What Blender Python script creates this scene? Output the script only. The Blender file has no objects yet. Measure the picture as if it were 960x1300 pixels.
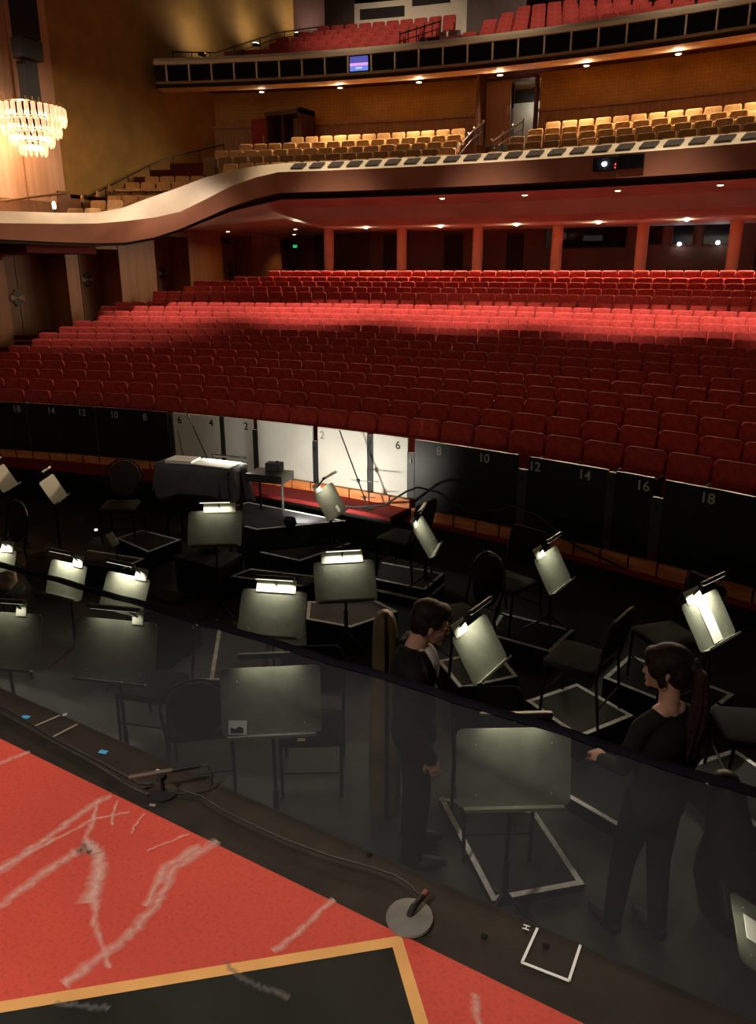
import bpy, bmesh, math, random
from math import sin, cos, pi, radians as R_, degrees, hypot, atan2
from mathutils import Vector, Matrix
random.seed(7)
scene = bpy.context.scene
col = scene.collection

# ------------------------------------------------------------------ camera
cam_d = bpy.data.cameras.new('camera')
cam_o = bpy.data.objects.new('camera', cam_d)
col.objects.link(cam_o)
CAM = Vector((6.07, 0.0, 1.6)); YAW = R_(28); PITCH = math.atan(295/961)
cam_o.location = CAM
cam_o.rotation_euler = (pi/2 - PITCH, 0, YAW)
cam_d.sensor_fit = 'AUTO'; cam_d.sensor_width = 36
cam_d.lens = 961/1300*36
cam_d.shift_y = -10/1300
cam_d.clip_start = .05; cam_d.clip_end = 200
scene.camera = cam_o

# ------------------------------------------------------------------ view, world
vs = scene.view_settings
vs.view_transform = 'Standard'; vs.look = 'None'; vs.gamma = 1; vs.use_curve_mapping = False
vs.exposure = 0.0
W = bpy.data.worlds.new('world'); scene.world = W; W.use_nodes = True
bg = W.node_tree.nodes['Background']
bg.inputs[0].default_value = (1.0, .74, .5, 1); bg.inputs[1].default_value = .033

CX, CY = 0.0, -11.70                     # centre of every seat row and balcony front
RW = 20.28                               # radius of the rail above the pit
def pol(r, a, z=0.0):                    # a in degrees, clockwise from the hall's axis
    a = R_(a); return Vector((CX + r*sin(a), CY + r*cos(a), z))

# ------------------------------------------------------------------ lights
def aim(o, tgt):
    d = Vector(tgt) - o.location
    o.rotation_euler = d.to_track_quat('-Z', 'Y').to_euler()
def spot(name, loc, tgt, power, angle, blend=.6, color=(1,.85,.65), radius=.15, parent=None):
    l = bpy.data.lights.new(name, 'SPOT'); l.energy = power; l.spot_size = R_(angle); l.spot_blend = blend
    l.color = color; l.shadow_soft_size = radius
    o = bpy.data.objects.new(name, l); col.objects.link(o); o.location = loc; aim(o, tgt)
    if parent: o.parent = parent
    return o
def point(name, loc, power, color=(1,.85,.65), radius=.1, parent=None):
    l = bpy.data.lights.new(name, 'POINT'); l.energy = power; l.color = color; l.shadow_soft_size = radius
    o = bpy.data.objects.new(name, l); col.objects.link(o); o.location = loc
    if parent: o.parent = parent
    return o
# stage work light over the forestage
spot('stage_work_light', (3.4, -2.8, 6.2), (4.70, .66, 0), 1950, 33, .7, (1,.88,.76), .30)
# the special over the conductor's place
spot('conductor_special', (1.5, -1.0, 12.5), (.35, 7.6, -.9), 700, 14, .8, (1,.93,.80), .15)
# added low warm fill far behind the camera, lifting the soffits
l = bpy.data.lights.new('hall_fill', 'AREA'); l.shape = 'RECTANGLE'; l.size = 14; l.size_y = 3; l.energy = 520; l.color = (1,.78,.55)
o = bpy.data.objects.new('hall_fill', l); col.objects.link(o); o.location = (2, -24, 6.0); aim(o, (0, 26, 5.0))
# ceiling lights over the upper balcony and the left of the stalls
for a in (-11.5, -4, 4, 14):
    spot('balcony_light', pol(28, a, 19), pol(39.6, a, 9.6), 5200, 30, .9, (1,.82,.62), .3)
spot('house_light', pol(26, -24, 13.0), pol(28.8, -20.5, -.1), 4200, 30, 1.0, (1,.78,.62), .3)
# house lights in the ceiling, washing the middle rows of the stalls
for a in (-27, -19, -11, -3, 5, 13, 21):
    spot('house_light', pol(26.5, a, 13.2), pol(32.4, a, .4), 17500 if a > -12 else 11000, 27, 1.0, (1,.8,.68), .25)

# ceiling downlights over the loge front
for a in (-13.5, -9.5, -5, -.5, 4, 8.5, 13):
    spot('loge_front_light', pol(32.4, a, 18.5), pol(33.5, a, 4.7), 6500, 15, .9, (1,.80,.58), .2)

# ------------------------------------------------------------------ materials
def mat(name, color, rough=.6, metal=0.0, noise=None, bump=0.0, emit=None, spec=.5, alpha=None):
    m = bpy.data.materials.new(name); m.use_nodes = True
    nt = m.node_tree; b = nt.nodes['Principled BSDF']
    c = tuple(color) + (1,) if len(color) == 3 else color
    b.inputs['Base Color'].default_value = c
    b.inputs['Roughness'].default_value = rough
    b.inputs['Metallic'].default_value = metal
    b.inputs['Specular IOR Level'].default_value = spec
    if emit:
        b.inputs['Emission Color'].default_value = tuple(emit[:3]) + (1,)
        b.inputs['Emission Strength'].default_value = emit[3]
    if noise or bump:
        tc = nt.nodes.new('ShaderNodeTexCoord')
        n = nt.nodes.new('ShaderNodeTexNoise'); n.inputs['Scale'].default_value = noise[0] if noise else 30
        n.inputs['Detail'].default_value = 6
        nt.links.new(tc.outputs['Object'], n.inputs['Vector'])
        if noise:
            r = nt.nodes.new('ShaderNodeValToRGB')
            k = noise[1]
            r.color_ramp.elements[0].position = .3; r.color_ramp.elements[1].position = .7
            r.color_ramp.elements[0].color = tuple(x*(1-k) for x in c[:3]) + (1,)
            r.color_ramp.elements[1].color = tuple(min(1, x*(1+k)) for x in c[:3]) + (1,)
            nt.links.new(n.outputs['Fac'], r.inputs['Fac']); nt.links.new(r.outputs['Color'], b.inputs['Base Color'])
        if bump:
            bp = nt.nodes.new('ShaderNodeBump'); bp.inputs['Strength'].default_value = bump; bp.inputs['Distance'].default_value = .01
            nt.links.new(n.outputs['Fac'], bp.inputs['Height']); nt.links.new(bp.outputs['Normal'], b.inputs['Normal'])
    return m
def wood(name, c1, c2, scale=(1,1,.08), rough=.45, fr=6):
    m = mat(name, c1, rough); nt = m.node_tree; b = nt.nodes['Principled BSDF']
    tc = nt.nodes.new('ShaderNodeTexCoord'); mp = nt.nodes.new('ShaderNodeMapping'); mp.inputs['Scale'].default_value = scale
    n = nt.nodes.new('ShaderNodeTexNoise'); n.inputs['Scale'].default_value = fr; n.inputs['Detail'].default_value = 8; n.inputs['Distortion'].default_value = .6
    r = nt.nodes.new('ShaderNodeValToRGB'); r.color_ramp.elements[0].position = .35; r.color_ramp.elements[1].position = .68
    r.color_ramp.elements[0].color = tuple(c1)+(1,); r.color_ramp.elements[1].color = tuple(c2)+(1,)
    nt.links.new(tc.outputs['Object'], mp.inputs['Vector']); nt.links.new(mp.outputs['Vector'], n.inputs['Vector'])
    nt.links.new(n.outputs['Fac'], r.inputs['Fac']); nt.links.new(r.outputs['Color'], b.inputs['Base Color'])
    return m
def mosaic(name, c1, c2, c3, sx=1.0, sy=.45):
    """small upright wall tiles; cylinder-mapped about the hall's centre"""
    m = mat(name, c1, .4); nt = m.node_tree; b = nt.nodes['Principled BSDF']
    g = nt.nodes.new('ShaderNodeNewGeometry'); sp = nt.nodes.new('ShaderNodeSeparateXYZ')
    nt.links.new(g.outputs['Position'], sp.inputs[0])
    cb = nt.nodes.new('ShaderNodeCombineXYZ')
    nt.links.new(sp.outputs['X'], cb.inputs['X']); nt.links.new(sp.outputs['Z'], cb.inputs['Y'])
    br = nt.nodes.new('ShaderNodeTexBrick'); br.offset = 0
    br.inputs['Scale'].default_value = 4.6; br.inputs['Mortar Size'].default_value = .035
    br.inputs['Brick Width'].default_value = .55; br.inputs['Row Height'].default_value = .5
    br.inputs['Color1'].default_value = tuple(c1)+(1,); br.inputs['Color2'].default_value = tuple(c2)+(1,); br.inputs['Mortar'].default_value = tuple(c3)+(1,)
    nt.links.new(cb.outputs[0], br.inputs['Vector'])
    n = nt.nodes.new('ShaderNodeTexNoise'); n.inputs['Scale'].default_value = 1.3; n.inputs['Detail'].default_value = 5
    nt.links.new(g.outputs['Position'], n.inputs['Vector'])
    mx = nt.nodes.new('ShaderNodeMix'); mx.data_type = 'RGBA'; mx.blend_type = 'MULTIPLY'; mx.inputs[0].default_value = .55
    nt.links.new(br.outputs['Color'], mx.inputs[6]); nt.links.new(n.outputs['Fac'], mx.inputs[7]); nt.links.new(mx.outputs[2], b.inputs['Base Color'])
    return m
def emis(name, color, strength):
    return mat(name, (0,0,0), .5, emit=tuple(color)+(strength,))

M = {}
M['black'] = mat('black paint', (.007,.007,.0065), .55, noise=(9,.35))
M['black_panel'] = mat('black panel paint', (.006,.0085,.006), .42, noise=(3,.4), spec=.3)
M['black_metal'] = mat('black metal', (.012,.012,.012), .38, .0)
M['pit_black'] = mat('pit wall black', (.008,.009,.007), .5, noise=(4,.5), bump=.2)
M['pit_floor'] = mat('pit floor', (.036,.036,.030), .6, noise=(2.5,.45))
M['riser_top'] = mat('riser top', (.014,.014,.014), .75, noise=(6,.4))
M['riser_grey'] = mat('riser carpet', (.036,.036,.043), .8, noise=(6,.4))
M['tape'] = mat('white edge tape', (.86,.84,.74), .7, noise=(20,.3))
M['white_panel'] = mat('white panel', (.74,.73,.66), .5, noise=(2,.08))
M['post'] = mat('post', (.02,.022,.02), .5)
M['orange_wood'] = wood('fascia wood', (.60,.17,.05), (.88,.34,.11), (.6,.6,3), .5, 4)
M['red_carpet'] = mat('red carpet', (.30,.018,.016), .9, noise=(60,.3))
M['aisle_carpet'] = mat('dark red carpet', (.10,.012,.010), .95, noise=(40,.3))
M['plush'] = mat('red plush', (.45,.038,.028), .85, noise=(14,.25), bump=.25)
M['plush_edge'] = mat('red plush welt', (.46,.04,.03), .85, noise=(20,.2))
M['seat_shell'] = mat('seat shell', (.10,.018,.012), .5)
M['arm_wood'] = mat('armrest wood', (.20,.07,.035), .4)
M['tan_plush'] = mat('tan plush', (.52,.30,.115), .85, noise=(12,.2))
M['tan_plush_shade'] = mat('shaded tan plush', (.20,.115,.045), .85, noise=(12,.2))  # darker copy of the tan, putting the second loge row's shade into the colour
M['balc_plush'] = mat('balcony plush', (.40,.035,.025), .8, noise=(12,.3))
M['cream'] = mat('cream plaster', (.82,.68,.47), .5, noise=(1.5,.08))
M['fascia'] = mat('balcony fascia plaster', (.34,.14,.07), .6, noise=(1.2,.1))
M['soffit'] = mat('balcony soffit', (.60,.47,.37), .6, noise=(1,.15))
M['soffit_up'] = mat('upper soffit', (.85,.60,.27), .6, noise=(1,.12))
M['groove'] = mat('shadow groove', (.015,.009,.007), .8)
M['inlay'] = mat('cap inlay', (.06,.045,.04), .35)
M['dark_glass'] = mat('dark glass tile', (.006,.006,.007), .22, spec=.15)
M['wall_brown'] = mat('brown plaster', (.40,.22,.04), .75, noise=(1.6,.16), bump=.6)
M['wall_wood'] = wood('wall veneer', (.21,.075,.018), (.29,.11,.03), (1.2,1.2,.05), .45, 5)
M['wood_light'] = wood('light veneer', (.58,.30,.15), (.70,.39,.21), (1.5,1.5,.05), .4, 4)
M['door_wood'] = wood('door veneer', (.16,.075,.025), (.22,.10,.035), (3,3,.06), .45, 6)
M['dark_wood'] = wood('dark wood', (.045,.014,.008), (.07,.022,.012), (3,3,.1), .5, 6)
M['column'] = mat('column', (.62,.44,.30), .5, noise=(3,.1))
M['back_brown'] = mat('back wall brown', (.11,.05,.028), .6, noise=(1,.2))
M['mosaic'] = mosaic('gold mosaic', (.66,.36,.04), (.58,.30,.03), (.46,.235,.025))
M['dado'] = wood('dado', (.30,.15,.045), (.42,.22,.07), (2,2,.1), .4, 6)
M['grey_wall'] = mat('pale grey wall', (.80,.70,.55), .7, noise=(1,.1))
M['red_door'] = mat('red door', (.20,.018,.014), .5)
M['brass'] = mat('brass', (.60,.38,.16), .28, .9)
M['medallion'] = mat('medallion pale', (.32,.22,.12), .4)
M['medallion_dark'] = mat('medallion dark', (.02,.008,.005), .4)
M['desk'] = mat('music desk grey', (.17,.175,.135), .5, .15, noise=(12,.12))
M['screw'] = mat('screw', (.8,.8,.75), .25, .6)
M['tab'] = mat('lamp bracket', (.55,.56,.46), .5)
M['paper'] = mat('paper', (.85,.84,.78), .7)
M['chair_pad'] = mat('chair pad', (.006,.0055,.0055), .85, spec=.2)
M['chair_pad_brown'] = mat('brown chair pad', (.034,.021,.016), .8)
M['chair_pad_green'] = mat('olive chair pad', (.03,.03,.017), .8)
M['chair_frame'] = mat('chair frame', (.022,.022,.021), .3, .5)
M['drape'] = mat('grey drape', (.075,.075,.088), .9, noise=(5,.2))
M['skin'] = mat('skin', (.66,.36,.26), .5)
M['hair_dark'] = mat('dark brown hair', (.022,.0105,.008), .6, noise=(40,.5), bump=.5, spec=.3)
M['hair_red'] = mat('reddish brown hair', (.020,.008,.0065), .6, noise=(40,.5), bump=.5, spec=.3)
M['suit'] = mat('black suit', (.008,.008,.008), .85, spec=.2)
M['shirt'] = mat('white shirt', (.62,.55,.52), .8)
M['top_black'] = mat('black top', (.014,.014,.011), .9, spec=.2)
M['denim'] = mat('dark trousers', (.008,.009,.013), .9, spec=.2)
M['gold'] = mat('gold', (.9,.62,.2), .2, 1.0)
M['case_tan'] = mat('padded tan cover', (.20,.145,.055), .45, noise=(5,.25), bump=.3)
M['case_dark'] = mat('dark case', (.010,.0095,.006), .5, noise=(4,.3))
M['plaster_pale'] = mat('pale cloth', (.42,.31,.22), .8, noise=(6,.2))
M['blue_tape'] = mat('blue tape', (.05,.33,.62), .6)
M['grey_tape'] = mat('grey tape', (.22,.18,.14), .7)
M['spike_white'] = mat('white spike tape', (.8,.8,.76), .7)
M['yellow'] = mat('yellow tag', (.85,.66,.20), .6)
M['mic_grey'] = mat('microphone grey', (.16,.13,.11), .35, .5)
M['base_grey'] = mat('cast base', (.14,.13,.115), .55, noise=(14,.2))
M['cable'] = mat('black cable', (.010,.009,.009), .5)
M['number_white'] = mat('number white', (.40,.40,.34), .6)
M['number_faint'] = mat('number faint', (.34,.34,.31), .6)
M['number_dark'] = mat('number dark', (.03,.035,.028), .6)
M['em_down'] = emis('downlight glow', (1,.78,.5), 9)
M['em_white'] = emis('white lamp', (.8,.88,1), 30)
M['em_lamp'] = emis('stand lamp strip', (1,.97,.75), 1.6)
M['em_red'] = emis('red led', (1,.03,.02), 6)
M['em_green'] = emis('exit green', (.05,.8,.25), 1.2)
M['em_bulb'] = emis('chandelier bulb', (1,.66,.40), 26)

# ------------------------------------------------------------------ mesh builder
class MB:
    def __init__(s): s.v = []; s.f = []; s.m = []; s.mats = []; s.uv = {}
    def mi(s, m):
        if m not in s.mats: s.mats.append(m)
        return s.mats.index(m)
    def add(s, vs_, fs, m, uvs=None):
        o = len(s.v); k = s.mi(m)
        s.v += [tuple(v) for v in vs_]
        for i, f in enumerate(fs):
            if uvs: s.uv[len(s.f)] = uvs[i]
            s.f.append([x+o for x in f]); s.m.append(k)
        return s
    def box(s, c, d, m, rot=None, bev=0.0):
        bm = bmesh.new(); bmesh.ops.create_cube(bm, size=1)
        bmesh.ops.scale(bm, vec=d, verts=bm.verts)
        if bev: bmesh.ops.bevel(bm, geom=bm.edges[:], offset=bev, segments=2, affect='EDGES', profile=.6)
        Mx = Matrix.Translation(Vector(c)) @ (rot.to_4x4() if rot else Matrix())
        bm.verts.index_update()
        s.add([Mx @ v.co for v in bm.verts], [[v.index for v in f.verts] for f in bm.faces], m); bm.free(); return s
    def bar(s, a, b, w, t, m, up=(0,0,1)):
        a = Vector(a); b = Vector(b); d = (b-a); L = d.length; d.normalize(); u = Vector(up)
        x = d.cross(u)
        if x.length < 1e-4: x = d.cross(Vector((1,0,0)))
        x.normalize(); y = x.cross(d)
        rot = Matrix((x, d, y)).transposed()
        return s.box((a+b)/2, (w, L, t), m, rot)
    def tube(s, pts, r, m, n=8, cap=True, closed=False):
        pts = [Vector(p) for p in pts]; rs = r if isinstance(r, (list, tuple)) else [r]*len(pts)
        N = len(pts); vs_ = []; ref = None
        for i, p in enumerate(pts):
            a = pts[i-1] if (i > 0 or closed) else p; b = pts[(i+1) % N] if (i < N-1 or closed) else p
            d = (b-a).normalized()
            if ref is None or abs(ref.dot(d)) > .95:
                ref = Vector((0,0,1)) if abs(d.z) < .9 else Vector((1,0,0))
            x = ref - d*ref.dot(d); x.normalize(); y = d.cross(x); ref = x
            for k in range(n):
                t = 2*pi*k/n; vs_.append(p + (x*cos(t)+y*sin(t))*rs[i])
        fs = []
        for i in range(N if closed else N-1):
            j = (i+1) % N
            for k in range(n): fs.append([i*n+k, i*n+(k+1) % n, j*n+(k+1) % n, j*n+k])
        if cap and not closed: fs += [list(range(n))[::-1], [(N-1)*n+k for k in range(n)]]
        return s.add(vs_, fs, m)
    def lathe(s, prof, c, m, n=24, sx=1.0, sy=1.0):
        vs_ = []
        for (r, z) in prof:
            for k in range(n):
                t = 2*pi*k/n; vs_.append((c[0]+r*cos(t)*sx, c[1]+r*sin(t)*sy, c[2]+z))
        fs = []
        for i in range(len(prof)-1):
            for k in range(n): fs.append([i*n+k, i*n+(k+1) % n, (i+1)*n+(k+1) % n, (i+1)*n+k])
        fs += [list(range(n))[::-1], [(len(prof)-1)*n+k for k in range(n)]]
        return s.add(vs_, fs, m)
    def prism(s, poly, z0, z1, m, mtop=None):
        n = len(poly); area = sum(poly[i][0]*poly[(i+1)%n][1]-poly[(i+1)%n][0]*poly[i][1] for i in range(n))
        if area < 0: poly = poly[::-1]
        s.add([(x,y,z0) for x,y in poly] + [(x,y,z1) for x,y in poly], [list(range(n))[::-1]] + [[i,(i+1)%n,n+(i+1)%n,n+i] for i in range(n)], m)
        s.add([(x,y,z1) for x,y in poly], [list(range(n))], mtop or m)
        return s
    def plate(s, poly, T, th, m):
        """2-D outline (u,v) extruded by th along -w; T maps (u,v,w) to space"""
        n = len(poly)
        vs_ = [T(u,v,0) for u,v in poly] + [T(u,v,-th) for u,v in poly]
        return s.add(vs_, [list(range(n)), [n+i for i in range(n)][::-1]] + [[i,n+i,n+(i+1)%n,(i+1)%n] for i in range(n)], m)
    def revolve(s, prof, a0, a1, m, step=1.0, closed=True, mats=None):
        """profile [(R,z)] swept about the hall's centre from a0 to a1 degrees"""
        n = max(1, int(math.ceil((a1-a0)/step))); P = len(prof); vs_ = []
        for i in range(n+1):
            a = a0+(a1-a0)*i/n
            vs_ += [pol(r, a, z) for r, z in prof]
        E = P if closed else P-1
        for e in range(E):
            mm = mats[e] if mats and mats[e] else m
            fs = [[i*P+e, (i+1)*P+e, (i+1)*P+(e+1)%P, i*P+(e+1)%P] for i in range(n)]
            used = sorted({x for f in fs for x in f}); ix = {x:k for k,x in enumerate(used)}
            s.add([vs_[x] for x in used], [[ix[x] for x in f] for f in fs], mm)
        if closed:
            s.add(vs_[:P], [list(range(P))], m); s.add(vs_[-P:], [list(range(P))[::-1]], m)
        return s
    def mesh(s, name):
        me = bpy.data.meshes.new(name); me.from_pydata(s.v, [], s.f)
        for m in s.mats: me.materials.append(M[m] if isinstance(m, str) else m)
        me.polygons.foreach_set('material_index', s.m)
        if s.uv:
            uv = me.uv_layers.new(name='uv')
            for pi_, u in s.uv.items():
                for li, c in zip(me.polygons[pi_].loop_indices, u): uv.data[li].uv = c
        me.validate(); me.update()
        bm = bmesh.new(); bm.from_mesh(me); bmesh.ops.remove_doubles(bm, verts=bm.verts, dist=1e-5)
        bmesh.ops.recalc_face_normals(bm, faces=bm.faces); bm.to_mesh(me); bm.free()
        return me
    def build(s, name, parent=None, smooth=False, raw=False):
        me = s.mesh(name)
        if smooth: me.polygons.foreach_set('use_smooth', [True]*len(me.polygons)); 
        o = bpy.data.objects.new(name, me); col.objects.link(o)
        if parent: o.parent = parent
        return o
def autosmooth(o, ang=40):
    me = o.data
    me.polygons.foreach_set('use_smooth', [True]*len(me.polygons))
    me.set_sharp_from_angle(angle=R_(ang)); return o
def tag(o, label=None, cat=None, group=None, kind=None):
    if label: o['label'] = label
    if cat: o['category'] = cat
    if group: o['group'] = group
    if kind: o['kind'] = kind
    return o
def struct(o): o['kind'] = 'structure'; return o
def empty(name, loc=(0,0,0), rz=0.0):
    o = bpy.data.objects.new(name, None); col.objects.link(o); o.location = loc; o.rotation_euler = (0,0,rz); o.empty_display_size = .1
    return o
def copy_tree(o, parent=None):
    c = o.copy(); col.objects.link(c)
    if parent: c.parent = parent
    for ch in o.children: copy_tree(ch, c)
    return c
def text_mesh(txt, size, m, name, parent=None, extr=.002):
    cu = bpy.data.curves.new('t', 'FONT'); cu.body = txt; cu.size = size; cu.extrude = extr; cu.align_x = 'CENTER'; cu.align_y = 'CENTER'; cu.offset = size*.012
    to = bpy.data.objects.new('t', cu); col.objects.link(to)
    dg = bpy.context.evaluated_depsgraph_get()
    me = bpy.data.meshes.new_from_object(to.evaluated_get(dg)); bpy.data.objects.remove(to); bpy.data.curves.remove(cu)
    me.materials.clear(); me.materials.append(M[m] if isinstance(m, str) else m)
    o = bpy.data.objects.new(name, me); col.objects.link(o)
    if parent: o.parent = parent
    return o
ONES = ['zero','first','second','third','fourth','fifth','sixth','seventh','eighth','ninth','tenth','eleventh','twelfth','thirteenth','fourteenth','fifteenth','sixteenth','seventeenth','eighteenth','nineteenth']
CARD = ['','one','two','three','four','five','six','seven','eight','nine']
def ordi(n):
    if n < 20: return ONES[n]
    t = {2:'twent',3:'thirt',4:'fort',5:'fift'}[n//10]
    return t+'ieth' if n % 10 == 0 else t+'y-'+ONES[n % 10]
_c, _s, _cp, _sp = cos(YAW), sin(YAW), cos(PITCH), sin(PITCH)
def in_view(q):
    """whether the photograph's frame takes the point in, and how near it is (for counting seats)"""
    d = Vector(q) - CAM
    r = d.x*_c + d.y*_s; f = -d.x*_s + d.y*_c
    zc = f*_cp - d.z*_sp; yc = f*_sp + d.z*_cp
    if zc <= 0: return False, 0, 0, 0
    x = 480+961*r/zc; y = 640-961*yc/zc
    return (0 <= x <= 960 and 0 <= y <= 1280), x, y, zc

# ================================================================== THE HALL (setting)
ZROW = [-.45,-.385,-.315,-.25,-.185,-.11,-.03,.06,.15,.25,.345,.44,.55,.64,.93,1.09,1.26,1.41,1.63]
RROW = [RW+1.15+.9*i+(1.2 if i > 13 else 0) for i in range(19)]
SEAT_H = .86
# --- raked floor of the stalls, stepped row by row
prof = [(RW, -1.31)]
for i in range(19):
    zf = ZROW[i]-SEAT_H
    r0 = RROW[i]-.55
    prof += [(r0, zf)] if i else []
    prof += [(RROW[i]+.35 if i != 13 else RROW[i]+1.55, zf)] if i < 18 else [(45.5, zf)]
prof += [(45.5, -3.2), (RW+.02, -3.2)]
o = MB().revolve(prof, -34, 22, 'aisle_carpet', 1.0).build('floor_stalls'); struct(o)
# --- pit wall with its carpeted ledge and the timber fascia under the rail panels
A_R = 5.8                                  # right of this angle the ledge is lower and narrower
o = MB().revolve([(19.8,-2.6),(19.8,-1.34),(20.6,-1.34),(20.6,-2.6)], -34, A_R, 'pit_black', .5).revolve([(20.16,-2.6),(20.16,-1.45),(20.6,-1.45),(20.6,-2.6)], A_R, 22, 'pit_black', .5).build('wall_pit'); struct(o)
m = MB().revolve([(19.77,-1.365),(19.77,-1.315),(20.27,-1.315),(20.27,-1.34),(19.79,-1.34)], -34, A_R, 'red_carpet', .5)
m.revolve([(20.12,-1.47),(20.12,-1.435),(20.27,-1.435),(20.27,-1.45),(20.14,-1.45)], A_R, 22, 'red_carpet', .5)
struct(m.build('trim_ledge'))
m = MB()
a = -22.0
while a < 20:
    zt, zb_ = (-1.20,-1.315) if a < A_R else (-1.30,-1.435)
    m.revolve([(20.20,zb_),(20.20,zt),(20.255,zt),(20.255,zb_)], a+.03, a+.86, 'orange_wood', .5); a += .9
m.revolve([(20.22,-1.315),(20.22,-1.205),(20.25,-1.205),(20.25,-1.315)], -22, A_R, 'dark_wood', .5)
m.revolve([(20.22,-1.435),(20.22,-1.305),(20.25,-1.305),(20.25,-1.435)], A_R, 20, 'dark_wood', .5)
struct(m.build('trim_fascia'))
# --- pit floor and the wall under the stage edge
def stage_y(x): return 1.668-.0515*(x-3.46)
m = MB(); xs = [-16+i for i in range(32)]
poly = [(x, stage_y(x)-.15) for x in xs] + [tuple(pol(19.81, a)[:2]) for a in range(46, -56, -2)]
m.prism(poly, -2.0, -1.85, 'pit_floor'); struct(m.build('floor_pit'))
# --- the forestage: black apron and the painted floorcloth area
def redm():
    m_ = mat('painted red marble', (.56,.066,.044), .55, noise=(2.2,.10)); nt = m_.node_tree; b = nt.nodes['Principled BSDF']
    src = b.inputs['Base Color'].links[0].from_socket
    tc = nt.nodes.new('ShaderNodeTexCoord'); n = nt.nodes.new('ShaderNodeTexNoise'); n.inputs['Scale'].default_value = 90; n.inputs['Detail'].default_value = 8
    nt.links.new(tc.outputs['Object'], n.inputs['Vector'])
    r = nt.nodes.new('ShaderNodeValToRGB'); r.color_ramp.elements[0].position = .34; r.color_ramp.elements[0].color = (.35,.28,.25,1); r.color_ramp.elements[1].position = .5; r.color_ramp.elements[1].color = (1,1,1,1)
    nt.links.new(n.outputs['Fac'], r.inputs['Fac'])
    mx = nt.nodes.new('ShaderNodeMix'); mx.data_type = 'RGBA'; mx.blend_type = 'MULTIPLY'; mx.inputs[0].default_value = .28
    nt.links.new(src, mx.inputs[6]); nt.links.new(r.outputs['Color'], mx.inputs[7]); nt.links.new(mx.outputs[2], b.inputs['Base Color']); return m_
M['red_marble'] = redm()
M['black_marble'] = mat('painted black marble', (.009,.0105,.0085), .5, noise=(5,.5))
M['gold_paint'] = mat('gold band paint', (.72,.37,.12), .55, noise=(10,.08))
M['apron'] = mat('worn black apron', (.012,.0085,.0058), .6, noise=(9,.55), bump=.2)
def veinm():
    m_ = bpy.data.materials.new('white marble vein'); m_.use_nodes = True; nt = m_.node_tree; b = nt.nodes['Principled BSDF']
    b.inputs['Base Color'].default_value = (.80,.52,.44,1); b.inputs['Roughness'].default_value = .6
    uv = nt.nodes.new('ShaderNodeUVMap'); sp = nt.nodes.new('ShaderNodeSeparateXYZ'); nt.links.new(uv.outputs[0], sp.inputs[0])
    a_ = nt.nodes.new('ShaderNodeMath'); a_.operation = 'SUBTRACT'; a_.inputs[1].default_value = .5; nt.links.new(sp.outputs['X'], a_.inputs[0])
    ab = nt.nodes.new('ShaderNodeMath'); ab.operation = 'ABSOLUTE'; nt.links.new(a_.outputs[0], ab.inputs[0])
    mr = nt.nodes.new('ShaderNodeMapRange'); mr.inputs[1].default_value = .5; mr.inputs[2].default_value = .0; nt.links.new(ab.outputs[0], mr.inputs[0])
    tc = nt.nodes.new('ShaderNodeTexCoord'); n = nt.nodes.new('ShaderNodeTexNoise'); n.inputs['Scale'].default_value = 38; n.inputs['Detail'].default_value = 8; n.inputs['Roughness'].default_value = .7
    nt.links.new(tc.outputs['Object'], n.inputs['Vector'])
    mu = nt.nodes.new('ShaderNodeMath'); mu.operation = 'MULTIPLY'; nt.links.new(mr.outputs[0], mu.inputs[0]); nt.links.new(n.outputs['Fac'], mu.inputs[1])
    r = nt.nodes.new('ShaderNodeMapRange'); r.inputs[1].default_value = .12; r.inputs[2].default_value = .62; r.inputs[4].default_value = .62; nt.links.new(mu.outputs[0], r.inputs[0])
    nt.links.new(r.outputs[0], b.inputs['Alpha']); return m_
M['vein'] = veinm(); M['vein_grey'] = veinm(); M['vein_grey'].node_tree.nodes['Principled BSDF'].inputs['Base Color'].default_value = (.16,.16,.145,1)
def red_y(x): return 1.437-.047*(x-3.77)
m = MB(); zb = -.35
# body of the apron
pts = [(-16, stage_y(-16)), (16, stage_y(16)), (16,-9), (-16,-9)]
m.prism(pts, zb, -.001, 'apron')
# painted cloth, gold band and black field are one flat painted surface on top
V = (5.415, 1.357)            # the corner of the gold band
dA = Vector((4.67-5.36, .77-1.33)).normalized(); dB = Vector((5.545-5.415, 1.205-1.355)).normalized()
nA = Vector((-dA.y, dA.x)); nB = Vector((-dB.y, dB.x))
def ray2(p, d, L): return (p[0]+d[0]*L, p[1]+d[1]*L)
bw = .030
A_out = (5.392, 1.360); A_in0 = ray2(A_out, (0,-1), .0)
def lineI(p, d, q, e):
    den = d[0]*e[1]-d[1]*e[0]; t = ((q[0]-p[0])*e[1]-(q[1]-p[1])*e[0])/den; return (p[0]+d[0]*t, p[1]+d[1]*t)
side = -1 if (nA.dot(Vector((5.3,1.0))-Vector(V)) < 0) else 1
nAi = nA*side; sideb = 1 if nB.dot(Vector((5.2,.9))-Vector(V)) > 0 else -1; nBi = nB*sideb
Vo = V
Vi = lineI(ray2(V,nAi,bw), dA, ray2(V,nBi,bw), dB)
Lx = 7.0
Ao, Ai = ray2(Vo, dA, Lx), ray2(Vi, dA, Lx); Bo, Bi = ray2(Vo, dB, Lx), ray2(Vi, dB, Lx)
m.add([(x,y,0) for x,y in (Vi,Ai,Bi)], [[0,1,2]], 'black_marble')
m.add([(x,y,.0005) for x,y in (Vo,Ao,Ai,Vi)], [[0,1,2,3]], 'gold_paint'); m.add([(x,y,.0005) for x,y in (Vo,Vi,Bi,Bo)], [[0,1,2,3]], 'gold_paint')
topL = (-12, red_y(-12)); topR = (14, red_y(14))
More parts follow.
